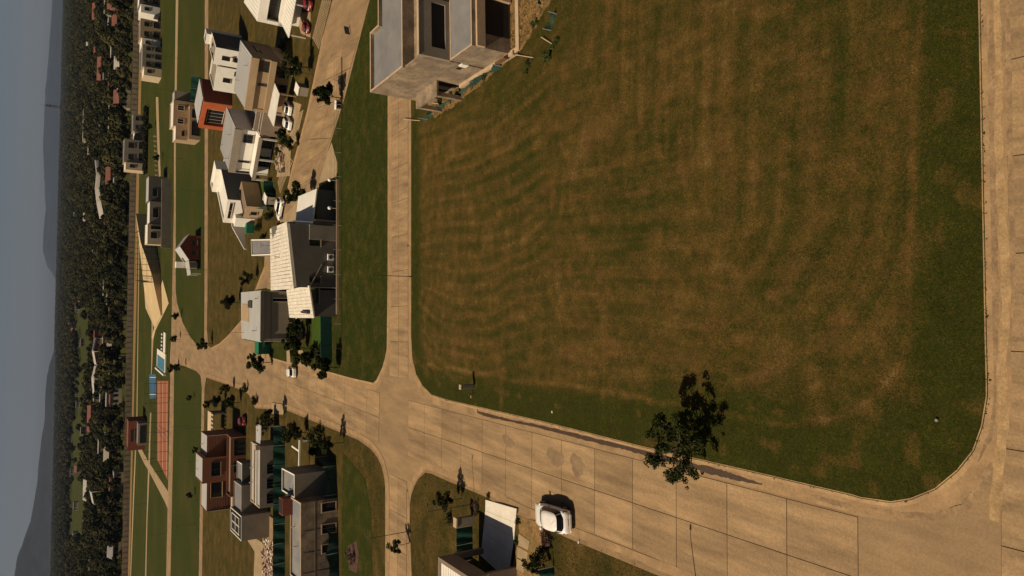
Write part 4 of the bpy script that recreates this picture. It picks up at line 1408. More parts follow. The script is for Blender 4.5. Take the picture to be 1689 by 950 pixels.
# ------------------------------------------------------------------ unfinished grey house with blue roof membrane
Ke = frame4((-37.9, 92.3), math.radians(4.8))
ke = lambda x0, y0, x1, y1: [Ke(x0, y0), Ke(x1, y0), Ke(x1, y1), Ke(x0, y1)]
M['bluemem'] = mat('blue_grey_membrane', (.17, .18, .2), .7, .2, .5, .12, 7, .1, tint=(.26, .22, .17))
t = thing('grey_block_house', 'raw grey plastered house with blue roof sheet and a small brick tank', 'house', Ke(6, 0))
block(t, ke(-1.5, 0, 9.0, 5.0), 0, 5.1, 'rough_concrete', 'bluemem', .3, .22, 'cement')
block(t, ke(9.004, 3.3, 12.2, 9.6), 0, 5.0, 'greyr', 'bluemem', .35, .18, 'white', wname='right_wall', rname='right_roof')
block(t, ke(-1.5, 5.004, 9.0, 7.6), 0, 4.2, 'greyr', 'brownr', .3, .2, 'cement', wname='rear_wall', rname='rear_roof')
b_ = MB(); b_.prism(ke(6.6, 4.6, 8.8, 6.6), 4.22, 6.2)
part('brick_tank', b_, M['redbrick'], t)
vent(t, Ke(3, 2), 4.8); vent(t, Ke(5.2, 3.6), 4.8, .4); vent(t, Ke(10, 5), 4.6)
b_ = MB(); b_.prism(ke(6.75, 4.75, 8.65, 6.45), 6.2, 6.24); part('tank_lid', b_, M['void'], t)
for s0, s1 in ((.33, .45), (.57, .7), (.84, .97)):
    window(t, Ke(-1.5, 0), Ke(9, 0), s0, s1, .3, 2.4, 'cement', 'void', fw=.12)
for x in (-.2, 2.4, 5.2):
    b_ = MB(); b_.prism(ke(x, -.03, x + .06, -.002), 0.1, 4.8); part('form_joint', b_, M['greyr'], t)
b_ = MB(); b_.prism(ke(-1.45, -.03, 8.95, -.004), 3.2, 3.26); part('form_joint', b_, M['greyr'], t)

# ------------------------------------------------------------------ house with portico at the avenue, bottom edge
t = thing('portico_house', 'house with brown portico frame and white roof beside the white drive', 'house', (-24, 52))
Kp = frame4((-23.25, 49.5), math.radians(2))
kp = lambda x0, y0, x1, y1: [Kp(x0, y0), Kp(x1, y0), Kp(x1, y1), Kp(x0, y1)]
b_ = MB(); b_.prism(kp(-.35, -.3, 0, 5.4), 2.9, 4.5); part('side_beam', b_, M['brownr'], t)
b_ = MB(); b_.prism(kp(-9, 5.05, -.354, 5.4), 2.9, 4.5); part('far_beam', b_, M['brownr'], t)
b_ = MB(); b_.prism(kp(-9, -.3, -.354, .05), 2.9, 4.5); part('near_beam', b_, M['brownr'], t)
b_ = MB(); b_.prism(kp(-.42, -.36, .05, .0), 0, 2.898); b_.prism(kp(-.9, -.36, -.422, .0), 0, 2.898); part('pillar', b_, M['brownr'], t)
b_ = MB(); b_.prism(kp(-.42, 5.05, .05, 5.44), 0, 2.898); part('pillar', b_, M['brownr'], t)
q = [(*Kp(-9, .06), 4.28), (*Kp(-.36, .06), 4.28), (*Kp(-.36, 5.04), 4.34), (*Kp(-9, 5.04), 4.34)]
ribbed(t, [q[0], q[3], q[2], q[1]], 'metalw', 12, .1)
block(t, kp(-14, -4, -4.2, 9), 0, 4.0, 'cream', 'membrane', .3, .2)
window(t, Kp(-4.2, .5), Kp(-4.2, 4.8), 0, 1, .2, 2.6, bars=3)

# ------------------------------------------------------------------ paving sheets: drives, yards, paths
def pave(name, px, z, m_, t=.08):
    return sheet(name, GP(px, z), z, M[m_], t)
M['whitepave'] = mat('white_paving', (.66, .6, .5), .75, .1, .8, .06, 8, .05)
M['yard'] = mat('yard_concrete', (.3, .215, .12), .85, .18, .7, .1, 8, .1)
# white driveway slabs with open joints
rows = [((801, 824), (853, 839)), ((800.5, 842), (851, 862.5)), ((799, 859), (849, 887)), ((797, 877), (845, 910)), ((795, 896), (842, 934)), ((793, 916), (840, 960))]
drv = struct('driveway', MB().prism(GP([(800.5, 822), (854.5, 838), (842, 962), (790, 916)], .12), .05, .126, 0, False), M['joint'])
for a, b2 in zip(rows[:-1], rows[1:]):
    q = GP([a[0], a[1], b2[1], b2[0]], .13)
    c = lerp(lerp(q[0], q[2], .5), lerp(q[1], q[3], .5), .5)
    q = [lerp(p, c, .018) for p in q]
    link('driveway_slab', MB().prism(q, .12, .17, 0, False).mesh('driveway_slab', M['whitepave']), drv)
# beige stepping slabs right of it
for px in ([(856, 880), (874, 892), (871, 907), (854, 899)], [(854, 901), (871, 911), (869, 925), (853, 919)], [(853, 921), (868, 929), (864, 945), (852, 939)]):
    b_ = MB().prism([lerp(p, (0, 0), 0) for p in GP(px, .14)], .1, .17, 0, False)
    struct('stepping_slab', b_, M['yard'])
pave('soil', [(855, 851), (885, 860), (900, 880), (893, 950), (850, 970), (845, 940), (856, 880)], .135, 'soil')
pave('driveway', [(462, 370), (487, 366), (482, 385), (470, 440), (450, 478), (440, 476), (446, 440), (455, 395)], .13, 'concrete')
pave('driveway', [(487, 366), (492, 330), (470, 355), (466, 372)], .135, 'yard')
pave('yard', [(523, 310), (556, 290), (556, 268), (547, 235), (540, 252)], .135, 'yard')
pave('driveway', [(430, 566), (437, 566), (437, 590), (432, 590)], .13, 'yard')
pave('driveway', [(472.5, 570), (477, 570), (479, 600), (473, 600)], .13, 'yard')
pave('driveway', [(492, 578), (499, 578), (510, 606), (494, 604)], .13, 'yard')
pave('driveway', [(448, 664), (472, 668), (466, 684), (448, 682)], .135, 'yard')
pave('watered_lawn', [(514, 520), (546, 520), (547, 572), (535, 580), (514, 575)], .135, 'bright')
pave('watered_lawn', [(566, 748), (602, 790), (612, 850), (614, 950), (562, 950)], .128, 'lawn')
pave('yard', [(469, 100), (484, 103), (484, 126), (465, 126)], .135, 'yard')
pave('driveway', [(462, 160), (497, 172), (482, 225), (452, 215)], .13, 'yard')
pave('yard', [(466, 235), (480, 235), (478, 290), (456, 292)], .13, 'yard')
pave('watered_lawn', [(430, 300), (452, 298), (452, 342), (432, 340)], .135, 'bright')
pave('yard', [(488, 20), (512, 20), (512, 62), (496, 55)], .13, 'yard')
pave('yard', [(396, 872), (434, 896), (434, 960), (418, 960), (420, 910)], .13, 'yard')
pave('rubble_ground', [(433, 890), (456, 880), (456, 960), (434, 960)], .125, 'rubble', .1)
pave('mulch_bed', [(574, 900), (588, 892), (592, 915), (588, 945), (576, 940)], .14, 'mulch')
# grass-jointed driveway strips along the kerb of the curved street
def strips(px, n, m):
    a, b2, c, d = GP(px, .14)
    bed = struct('paver_drive', MB().prism([a, b2, c, d], .06, .124, 0, False), M['lawndry'])
    me = None
    for i in range(n):
        for j in range(m):
            s0, s1, t0, t1 = (i + .1) / n, (i + .9) / n, (j + .16) / m, (j + .84) / m
            f = lambda s, t_: lerp(lerp(a, b2, s), lerp(d, c, s), t_)
            q = [f(s0, t0), f(s1, t0), f(s1, t1), f(s0, t1)]
            ctr = lerp(q[0], q[2], .5)
            if me is None:
                me = MB().prism([(p[0] - ctr[0], p[1] - ctr[1]) for p in q], 0, .04, 0, False).mesh('paver', M['yard'])
            o = link('paver', me, bed)
            o.location = (ctr[0], ctr[1], .12)
strips([(515, 62), (526, 82), (547, 0), (531, 0)], 5, 24)
strips([(487, 190), (501, 180), (489, 232), (476, 250)], 5, 12)
strips([(458, 300), (462, 320), (484, 265), (473, 250)], 5, 14)

# ------------------------------------------------------------------ fences
def net_fence(name, label, pts, h, m_='net', step=2.6, sag=0.0, group=None, lean=0.0, cat='fence'):
    """posts and hanging shade net along pts"""
    t = thing(name, label, cat, pts[0], group)
    P_ = [Vector(p) for p in pts]
    for i in range(len(P_) - 1):
        L = (P_[i + 1] - P_[i]).length
        n = max(1, round(L / step))
        u = (P_[i + 1] - P_[i]) / L
        w = Vector((-u.y, u.x))
        for k in range(n):
            a, b2 = P_[i].lerp(P_[i + 1], k / n), P_[i].lerp(P_[i + 1], (k + 1) / n)
            b_ = MB(); b_.tube((*a, 0), (a.x + rnd.gauss(0, .03), a.y + rnd.gauss(0, .03), h + .1), .04, .035, 6); part('post', b_, M['galv'], t)
            b_ = MB(); vs = []; fs = []
            nx, nz = 8, 4
            ph = rnd.uniform(0, 6)
            for j in range(nx + 1):
                s = j / nx
                for q in range(nz + 1):
                    z = q / nz
                    hh = h - sag * 4 * s * (1 - s) * rnd.uniform(.85, 1.1)
                    off = .05 * math.sin(9 * s + ph + z * 2) + sag * .35 * math.sin(math.pi * s) * z
                    p = a.lerp(b2, s) + w * off
                    vs.append((p.x, p.y, .03 + hh * z))
            for j in range(nx):
                for q in range(nz):
                    i0 = j * (nz + 1) + q
                    fs.append((i0, i0 + nz + 1, i0 + nz + 2, i0 + 1))
            b_.add(vs, fs)
            part('net_panel', b_, M[m_], t)
    a = P_[-1]
    b_ = MB(); b_.tube((*a, 0), (a.x, a.y, h + .1), .04, .035, 6); part('post', b_, M['galv'], t)
    return t
net_fence('net_fence', 'tall taut green net fence between the two grey houses', [G(471, 702), G(471, 960)], 2.0, 'net', 3.0)
net_fence('net_fence', 'sagging green net fence in front of the raw grey block house', [G(556, 768), G(561, 960)], 1.9, 'netl', 4.0, .5)
net_fence('net_fence', 'green net fence behind the stone strip by the raw grey house', [G(543, 752), G(556, 768)], 1.9, 'netl', 4.0, .2)
net_fence('net_fence', 'dark green net fence stretched along the white drive', [(-21.95, 56.7), (-25.0, 56.5)], 1.75, 'net', 1.5)
net_fence('net_fence', 'green net fence behind the shrub near the parked hatchback', [(-21.35, 44.0), (-23.6, 43.8)], 1.5, 'net', 1.2)
net_fence('net_fence', 'torn green net fence sagging around the soil of the unfinished house', [(17.6, 68.2), (18.0, 65.2), (18.5, 61.6), (19.0, 57.6), (19.5, 53.4)], 1.1, 'netl', 3.2, .8)
net_fence('net_fence', 'crumpled green net on two leaning stakes at the soil edge', [(20.6, 46.2), (21.7, 45.5)], .8, 'netl', 1.2, .5)
net_fence('net_fence', 'loose green net hanging across the dry soil bank', [(23.0, 47.6), (26.5, 48.2)], .5, 'netl', 3.5, .35)
net_fence('net_fence', 'short green net fence on the lawn right of the olive brown house', [G(333, 128), G(331, 168)], 2.6, 'net', 3)
net_fence('net_fence', 'teal net fence slanting below the olive brown house', [G(316, 238), G(331, 226)], 1.6, 'netl', 3)
net_fence('net_fence', 'green net fence at the foot of the white wall house', [G(440, 345), G(452, 342), G(452, 300)], 1.8, 'net', 2.5)
# wire fence along the verge
t = thing('wire_fence', 'low wire fence with pale posts along the grass verge', 'fence', G(565, 300))
fa, fb = Vector(G(565, 95)), Vector(G(565, 575))
for i in range(13):
    p = fa.lerp(fb, i / 12)
    b_ = MB().tube((*p, 0), (*p, 1.25), .035, .03, 6); part('post', b_, M['galv'], t)
b_ = MB()
for z in (.25, .55, .85, 1.15):
    b_.tube((*fa, z), (*fb, z), .008, .008, 4)
part('wire', b_, M['pole'], t)
b_ = MB(); b_.bar(fa, fb, .12, 0, .16); part('base_strip', b_, M['pole'], t)
# dark green upright board standing in for the shadow strip by the watered lawn
b_ = MB(); b_.bar(G(560, 520), G(561, 598), .14, 0, 1.9)
single('shadow_board', MB().bar((G(548, 520)[0], G(548, 520)[1]), G(549, 598), .1, 0, 1.7), M['net'], 'dark green board standing in for shadow along the near side of the bright watered lawn', 'fence', G(548, 560))
b_ = MB(); b_.bar((-21.0, 56.9), (-21.8, 56.9), .4, 0, 2.0)
t = thing('gate_pillar', 'grey masonry gate pillar standing between net fence and white drive', 'pillar', (-21.4, 56.6))
part('shaft', MB().box(-21.75, 56.4, 0, -21.0, 56.85, 1.85), M['greyr'], t)
part('cap', MB().box(-21.82, 56.33, 1.852, -20.93, 56.92, 2.0), M['cement'], t)

# ------------------------------------------------------------------ trees
def leaves(clumps, n, size, seed, flat=.4, jit=.5):
    """leaf faces spread through a set of clumps (x, y, z, r)"""
    r = np.random.RandomState(seed)
    cl = np.array(clumps)
    wts = cl[:, 3] ** 2
    k = r.choice(len(cl), n, p=wts / wts.sum())
    d = r.normal(0, 1, (n, 3))
    d /= np.linalg.norm(d, axis=1)[:, None]
    rad = cl[k, 3] * r.rand(n) ** .45
    c = cl[k, :3] + d * rad[:, None] * np.array([1, 1, .8])
    a = r.normal(0, 1, (n, 3)); a /= np.linalg.norm(a, axis=1)[:, None]
    nrm = d * .6 + r.normal(0, jit, (n, 3)) + np.array([0, 0, flat])
    b = np.cross(nrm, a); b /= np.linalg.norm(b, axis=1)[:, None] + 1e-9
    a = np.cross(b, nrm); a /= np.linalg.norm(a, axis=1)[:, None] + 1e-9
    s = size * r.uniform(.6, 1.35, n)[:, None]
    w = s * r.uniform(.4, .7, (n, 1))
    v = np.stack([c - a * s, c + b * w, c + a * s, c - b * w], 1).reshape(-1, 3)
    f = np.arange(n * 4).reshape(-1, 4)
    return v, f

def leaf_mesh(name, v, f, m_):
    me = bpy.data.meshes.new(name)
    me.from_pydata(v.tolist(), [], f.tolist())
    me.materials.append(m_)
    return me

def limb_mesh(h, r0, limbs, seed, spread, base=0.0, lean=(0, 0)):
    r = random.Random(seed)
    b_ = MB()
    pts = [Vector((0, 0, 0))]
    for i in range(4):
        z = h * (i + 1) / 4
        pts.append(Vector((lean[0] * (i + 1) / 4 + r.gauss(0, .03), lean[1] * (i + 1) / 4 + r.gauss(0, .03), z)))
    for i in range(4):
        b_.tube(pts[i], pts[i + 1], r0 * (1 - .17 * i), r0 * (1 - .17 * (i + 1)), 7)
    tips = []
    for i in range(limbs):
        s = r.uniform(.45, 1.0)
        o = pts[0].lerp(pts[-1], s)
        a = i * 2.4 + r.uniform(-.4, .4)
        L = spread * r.uniform(.6, 1.1)
        m1 = o + Vector((math.cos(a), math.sin(a), .7)) * L * .5
        e = m1 + Vector((math.cos(a + .3), math.sin(a + .3), r.uniform(.3, 1.2))) * L * .5
        b_.tube(o, m1, r0 * .42, r0 * .28, 5); b_.tube(m1, e, r0 * .28, r0 * .1, 5)
        for q in range(2):
            a2 = a + r.uniform(-1, 1)
            b_.tube(m1.lerp(e, .3 + .3 * q), m1.lerp(e, .3 + .3 * q) + Vector((math.cos(a2), math.sin(a2), .5)) * L * .35, r0 * .15, r0 * .05, 4)
        tips.append(e)
    return b_, pts, tips

TREE = {}
def make_tree(kind, name, label, cat, loc, h, r0, limbs, spread, clump_r, n, size, seed, m_='leaf', lean=(0, 0), group=None, drop=0.0, th=.6):
    b_, pts, tips = limb_mesh(h * th, r0, limbs, seed, spread, lean=lean)
    t = thing(name, label, cat, loc, group)
    part('trunk', b_, M['bark'], t, True)
    r = random.Random(seed + 1)
    cl = []
    for e in tips:
        cl.append((e.x, e.y, e.z, clump_r * r.uniform(.6, 1.1)))
        o_ = Vector((lean[0] * .8, lean[1] * .8, h * th * .75))
        for q in range(4):
            m_1 = o_.lerp(e, r.uniform(.4, 1.12))
            k_ = clump_r * r.uniform(.3, .75)
            cl.append((m_1.x + r.gauss(0, .2) * spread, m_1.y + r.gauss(0, .2) * spread, m_1.z + r.gauss(0, .16) * spread, k_))
    cl.append((lean[0], lean[1], h - clump_r * .8, clump_r * .8))
    v, f = leaves(cl, n, size, seed, .4, .8)
    if drop:
        pass
    o = link('crown', leaf_mesh('crown', v, f, M[m_]), t)
    TREE[kind] = t
    return t

# the broad tree by the field kerb
make_tree('big', 'kerb_tree', 'broad leafy tree beside the field kerb casting a round shadow', 'tree', G(1160, 744, .12), 3.55, .1, 19, 1.75, .42, 7000, .078, 21, lean=(.4, .25))
# young street trees
YG = 'young street trees'
make_tree('a', 'street_tree', 'round young tree on the verge beside the unfinished house', 'tree', G(565, 163, .12), 4.4, .08, 9, 1.2, .6, 2600, .17, 31, group=YG, lean=(.2, .1))
make_tree('b', 'street_tree', 'bushy young tree by the white car on the drive', 'tree', G(517, 318, .12), 4.6, .09, 10, 1.3, .65, 3000, .17, 37, group=YG, lean=(-.3, .1))
make_tree('c', 'street_tree', 'narrow sapling with trunk lines beside the white driveway slabs', 'tree', G(762, 822, .12), 3.3, .045, 8, .75, .36, 1500, .1, 41, group=YG, th=.7)
for kind, (px, py), s, label in (
        ('a', (515, 112), 1.1, 'dark young tree on the lawn of the tan house'),
        ('b', (397, 500), .95, 'dark young tree on the grass behind the grey corner house'),
        ('a', (424, 461), .8, 'thin young tree on the dry lawn above the concrete wedge'),
        ('b', (350, 566), .85, 'dark young tree at the tip where the curved street meets the avenue'),
        ('a', (447, 597), 1.0, 'full young tree in front of the grey corner house beside the avenue'),
        ('b', (560, 607), .9, 'leaning young tree at the end of the shadow board by the avenue'),
        ('a', (505, 713), .75, 'thin young tree on the west verge with a long narrow shadow'),
        ('c', (567, 730), 1.35, 'sapling on the west verge nearest the corner of the side street'),
        ('c', (470, 688), 1.5, 'sapling beside the concrete apron on the west verge'),
        ('c', (674, 896), .85, 'tiny sapling leaning over the kerb of the side street'),
        ('c', (905, 924), .8, 'spindly sapling standing behind the parked hatchback'),
        ('a', (492, 236), .7, 'small tree beside the paver drive of the long white house'),
        ('b', (478, 222), .6, 'dark bush in the garden of the long white house'),
        ('a', (428, 587), .55, 'dark rounded bush on the concrete behind the grey corner house'),
        ('b', (455, 560), .5, 'low shrub on the lawn strip below the grey corner house'),
        ('a', (385, 640), .7, 'tree over the dark yard at the bend of the avenue'),
        ('b', (372, 662), .8, 'leafy tree beside the slatted pergola'),
        ('a', (398, 664), .9, 'large dark tree over the red car'),
        ('b', (455, 694), .8, 'green tree between pale roof and avenue on the west verge'),
        ('a', (352, 668), .6, 'small tree behind the slatted pergola near the back street'),
        ('a', (330, 742), .5, 'small tree on the grass behind the brown boarded house'),
        ('b', (322, 815), .55, 'tree on the grass beyond the end of the brown boarded house'),
        ('b', (300, 522), .7, 'dark tree on the far verge where the avenue begins to widen'),
        ('a', (297, 560), .7, 'tree on the far verge beside the wide concrete mouth'),
        ('b', (294, 606), .75, 'tree at the corner of the grass opposite the pool'),
        ('c', (306, 606), 1.2, 'sapling at the corner of the grass opposite the pool'),
        ('a', (320, 657), .5, 'small dark tree standing alone on the back grass'),
        ('b', (256, 210), .9, 'brown leafed tree beside the park path near the wall'),
        ('a', (268, 262), .8, 'tree beside the row of park posts')):
    dup(TREE[kind], G(px, py, .12), label, YG, s, rnd.uniform(0, 6.28))
# trees close together in the yard of the grey corner house
for i, (px, py) in enumerate(((508, 545), (500, 560), (512, 535), (508, 575), (520, 590))):
    dup(TREE['b' if i % 2 else 'a'], G(px, py, .12), ['dark garden tree nearest the watered lawn', 'dark garden tree in the middle of the shaded yard', 'dark garden tree against the low tiled roof', 'dark garden tree at the avenue end of the shaded yard', 'hedge tree at the corner of the watered lawn'][i], 'garden trees in the shaded yard', .8, i)
# shrubs
def shrub(label, loc, r, n, size, seed, m_='leaf2', group=None, name='shrub', cat='shrub'):
    rr = random.Random(seed)
    cl = [(rr.gauss(0, r * .5), rr.gauss(0, r * .5), r * rr.uniform(.4, .9), r * rr.uniform(.35, .6)) for _ in range(7)]
    v, f = leaves(cl, n, size, seed)
    t = thing(name, label, cat, loc, group)
    b_ = MB()
    for i in range(5):
        b_.tube((0, 0, 0), (cl[i][0], cl[i][1], cl[i][2]), .03, .012, 4)
    part('stem', b_, M['bark'], t, True)
    link('foliage', leaf_mesh('foliage', v, f, M[m_]), t)
    return t
shrub('green leafy shrub beside the stepping slabs behind the hatchback', G(897, 921, .12), .85, 420, .11, 51)
shrub('dry tangled bush at the street end of the white drive', G(786, 838, .12), .5, 320, .07, 171, 'purple')
shrub('dark clump of flowers at the kerb corner of the white drive', G(806, 818, .12), .28, 160, .06, 172, 'leaf')
shrub('straggling plants along the soil side of the white drive', G(856, 860, .12), .35, 200, .07, 173, 'leaf2')
shrub('second straggling plants along the soil side of the drive by the first step', G(853, 893, .12), .35, 200, .07, 174, 'leaf2')
shrub('small leafy shrub beside the gate pillar', G(742, 852, .12), .6, 240, .09, 53, 'leaf')
shrub('purple flowering ground shrub beside the parked hatchback', G(904, 886, .12), .7, 420, .07, 57, 'purple')
shrub('dark purple shrub on the mulch bed of the west lawn', G(582, 918, .12), .9, 300, .12, 59, 'purple')
shrub('bush growing at the garden wall of the white wall house', G(450, 352, .12), 1.4, 500, .17, 61, 'leaf')
shrub('bush at the front of the raw grey house beside its white frame', G(530, 722, .12), 1.5, 600, .17, 63, 'leaf')
shrub('climbing bush on the yard wall of the grey slab house', G(478, 712, .12), 1.2, 500, .17, 65, 'leaf')
for i, (px, py, rr_, lab) in enumerate(((470, 232, .9, 'dark shrub at the porch of the long white house nearest the curved street'), (462, 250, .8, 'dark shrub halfway along the porch of the long white house'), (452, 226, .9, 'shrub in the shadow between tan house and long white house'),
        (446, 305, 1.0, 'shrub behind the brown garage of the white wall house'), (430, 372, 1.1, 'shrub in the dark yard beside the tapering garden wall'), (437, 398, 1.0, 'shrub at the thin end of the tapering garden wall'), (428, 408, .9, 'shrub before the flat grey annex of the tile house'),
        (408, 640, .9, 'low shrub on the verge at the bend of the avenue'), (440, 700, 1.0, 'shrub in the yard behind the concrete apron'), (486, 705, .9, 'shrub along the west verge beside the net fence'), (520, 742, 1.0, 'dark shrub at the rear of the white cross rail'), (540, 735, 1.0, 'shrub at the corner of the sagging net fence'),
        (470, 75, .9, 'shrub at the shaded end of the tan house'), (478, 60, .8, 'shrub in the shade of the white ribbed carport'), (424, 660, 1.0, 'shrub under the trees beside the red car'))):
    shrub(lab, G(px, py, .12), rr_, 420, .16, 140 + i, 'leaf', 'shrubs in the gardens')
for i in range(7):
    p = lerp(G(535, 577, .12), G(514, 586, .12), i / 6)
    shrub('clipped hedge bush in the row closing the watered lawn', p, .75, 220, .14, 70 + i, 'leaf', 'hedge bushes by the watered lawn', 'hedge_bush', 'hedge')

for i, (px, py, r_) in enumerate(((728, 168, .5), (745, 158, .45), (712, 182, .4), (800, 128, .5), (872, 108, .45), (905, 92, .5), (918, 70, .4), (884, 40, .45))):
    shrub(['rough scrub by the porch of the unfinished house', 'rough scrub right of the porch scrub', 'small scrub at the kerb end of the soil', 'thin scrub halfway along the concrete wall', 'dark scrub on the soil below the bright wall corner', 'scrub beside the crumpled green net', 'scrub at the outer edge of the straw soil', 'scrub in the middle of the straw soil'][i], G(px, py, .12), r_, 260, .08, 90 + i, 'leaf2', 'scrub around the unfinished house', 'scrub', 'scrub')
sx, sy = nrs.uniform(17, 31, 16000), nrs.uniform(44, 72, 16000)
_, _, _, si = poly_dist(sp2, sx, sy)
sx, sy = sx[si], sy[si]
o = tufts('straw_grass', np.stack([sx, sy], -1), np.clip(vnoise(sx, sy, 1.2, 55) * 2.2 - .1, 0, 1.6), M['field'], z0=.2, h=(.03, .12), w=.05, seed=12)
o['label'] = 'straw coloured tufts over the dry soil round the unfinished house'

# ------------------------------------------------------------------ poles, signs, small things
def lamp(label, loc, h, arm=(-.5, 0), r=.04, group='street lamps'):
    t = thing('street_lamp', label, 'street lamp', loc, group)
    b_ = MB().tube((0, 0, 0), (0, 0, .35), r * 1.6, r * 1.6, 8).tube((0, 0, .35), (0, 0, h - .15), r, r * .7, 8)
    part('pole', b_, M['pole'], t, True)
    a = Vector((arm[0], arm[1], 0))
    b_ = MB().tube((0, 0, h - .18), (a.x * .5, a.y * .5, h - .02), r * .6, r * .5, 6).tube((a.x * .5, a.y * .5, h - .02), (a.x, a.y, h), r * .5, r * .5, 6)
    part('arm', b_, M['pole'], t, True)
    b_ = MB()
    e = a.normalized()
    n = Vector((-e.y, e.x, 0)) * .07
    q = [a - n, a + e * .32 - n * .7, a + e * .32 + n * .7, a + n]
    b_.prism([(v.x, v.y) for v in q], h - .05, h + .04)
    o = part('lamp_head', b_, M['pole'], t, True)
    b_ = MB(); q2 = [lerp(v, a + e * .2, .15) for v in q]
    b_.prism([(v[0], v[1]) for v in q2], h - .07, h - .052); part('lamp_lens', b_, M['lampglass'], o, True)
    return t
lamp('slim dark street lamp on the verge by the white drive', G(783, 831, .12), 4.95, (.45, .0))
lamp('slim dark street lamp at the corner of the side street west arm', G(677, 876, .12), 5.0, (.35, .3))
lamp('slim dark street lamp on the field side of the side street', G(679, 456, .12), 4.8, (0, .4))
tip = G(1140, 875)
lamp('street lamp whose shadow falls on the avenue slabs near the front street', (tip[0] - 4.0, tip[1] - .8, .12), 5.0, (.4, .0))
lamp('street lamp on the lawn beside the tan house and the curved street', G(516, 123, .12), 5.0, (.4, .3))
lamp('street lamp beside the white car and garden wall', G(456, 362, .12), 4.6, (.4, .3))
for i, (px, py) in enumerate(((333, 316), (300, 262), (340, 445), (332, 665), (333, 705), (325, 863), (312, 702), (286, 150), (285, 655), (278, 760), (300, 97), (316, 552), (243, 830), (245, 628), (272, 880), (241, 545))):
    lamp(['park lamp on the grass opposite the white wall house', 'park lamp by the long garden wall', 'lamp beside the red gabled house', 'lamp at the back street beside the small lone tree', 'lamp on the back street near the slatted pergola', 'lamp on the back street beyond the brown house',
          'lamp on the back grass beside the tennis court', 'lamp on the far street behind the olive brown house', 'lamp beside the orange court near the far street', 'lamp on the far path at the end of the orange court', 'lamp on the dry lawn behind the white cube house', 'lamp near the tip of the wide concrete mouth',
          'lamp on the park lawn beyond the sandy path', 'lamp on the park lawn by the blue court', 'lamp on the strip beside the far path', 'lamp on the park lawn by the thin path'][i], G(px, py, .0), 5.2, ((.4, 0), (-.4, .1))[i % 2])
# utility totem on the field edge
t = thing('utility_cabinet', 'dark utility cabinet on a post standing at the field edge', 'cabinet', (*G(783, 637, .12), .12))
part('body', MB().box(-.19, -.14, .0, .19, .14, 1.45), M['greyr'], t, True)
part('door', MB().box(-.15, -.16, .15, .15, -.142, 1.3), M['darkgrey'], t, True)
part('cap', MB().box(-.22, -.17, 1.452, .22, .17, 1.56), M['cement'], t, True)
t = thing('marker_post', 'short stake with a crossbar on the grass beside the utility cabinet', 'stake', (*G(781, 651, .12), .12))
part('stake', MB().box(-.05, -.05, 0, .05, .05, .5), M['wood'], t, True)
part('crossbar', MB().box(-.3, -.04, .2, -.052, .04, .3), M['cement'], t, True)
b_ = MB().tube((0, 0, 0), (0, 0, .12), .055, .055, 12).tube((0, 0, .121), (0, 0, .15), .07, .07, 12)
single('pipe_cap', b_, M['greyr'], 'small white pipe stub in the grass near the street corner', 'pipe', (*G(1547, 693, .12), .12), local=True)
single('paper_scrap', MB().slab([(0, 0, .05), (.22, .03, .07), (.2, .12, .05), (.05, .1, .09)], .01), M['white'], 'scrap of white paper on the green field edge', 'litter', (*G(912, 682, .12), .12), local=True)
single('bottle', MB().tube((-.1, 0, .05), (.06, 0, .05), .05, .05, 8).tube((.06, 0, .05), (.13, .02, .05), .05, .02, 8), M['white'], 'white plastic bottle on the grass beside the avenue', 'litter', (*G(955, 894, .12), .12), local=True)
for i, (a, b2, lab) in enumerate((((854, 91), (880, 95), 'thin pale batten across the soil below the corner of the unfinished house'), ((896, 62), (914, 74), 'pale batten holding the crumpled green net'), ((716, 170), (736, 173), 'pale stake lying on the rough grass by the porch'), ((668, 197), (693, 199), 'grey board leaning at the kerb of the side street'))):
    p, q = G(*a, .15), G(*b2, .15)
    c = lerp(p, q, .5)
    single('batten', MB().tube((*p, .35), (*q, .18), .05, .05, 5), M['cement'], lab, 'timber', c)
# little tomb-like stones, manhole and bits at the corner
# bench-like kerb block on the curved street
t = thing('meter_box', 'low pale meter box with dark front beside the round young tree', 'meter box', (*G(562, 174, .12), .12))
part('body', MB().box(-.6, -.35, 0, .6, .35, .7), M['cement'], t, True); part('lid', MB().box(-.65, -.4, .702, .65, .4, .78), M['white'], t, True); part('door', MB().box(-.4, -.37, .1, .4, -.352, .6), M['void'], t, True)
t = thing('road_sign', 'small board sign lying askew on the curved street', 'sign', (*G(577, 52, .05), .05), rz=.5)
part('board', MB().box(-.7, -.1, .1, .7, -.06, .8), M['slate'], t, True); part('stand', MB().tube((-.5, .25, 0), (-.5, -.05, .7), .03, .03, 5).tube((.5, .25, 0), (.5, -.05, .7), .03, .03, 5), M['galv'], t, True)
for i, (px, py) in enumerate(((555, 298), (555, 344))):
    t = thing('gate_globe', ['white globe lamp on the yard wall at the far end', 'white globe lamp on the yard wall at the near end'][i], 'lamp', (*G(px + 3, py, .0), .9), 'globe lamps on the yard wall')
    part('base', MB().tube((0, 0, -.9), (0, 0, .1), .08, .06, 8), M['galv'], t, True)
    bm_ = bmesh.new(); bmesh.ops.create_uvsphere(bm_, u_segments=12, v_segments=8, radius=.26)
    bmesh.ops.translate(bm_, verts=bm_.verts, vec=(0, 0, .34)); me = bpy.data.meshes.new('globe'); bm_.to_mesh(me); me.materials.append(M['white']); me.polygons.foreach_set('use_smooth', [True] * len(me.polygons)); link('globe', me, t)
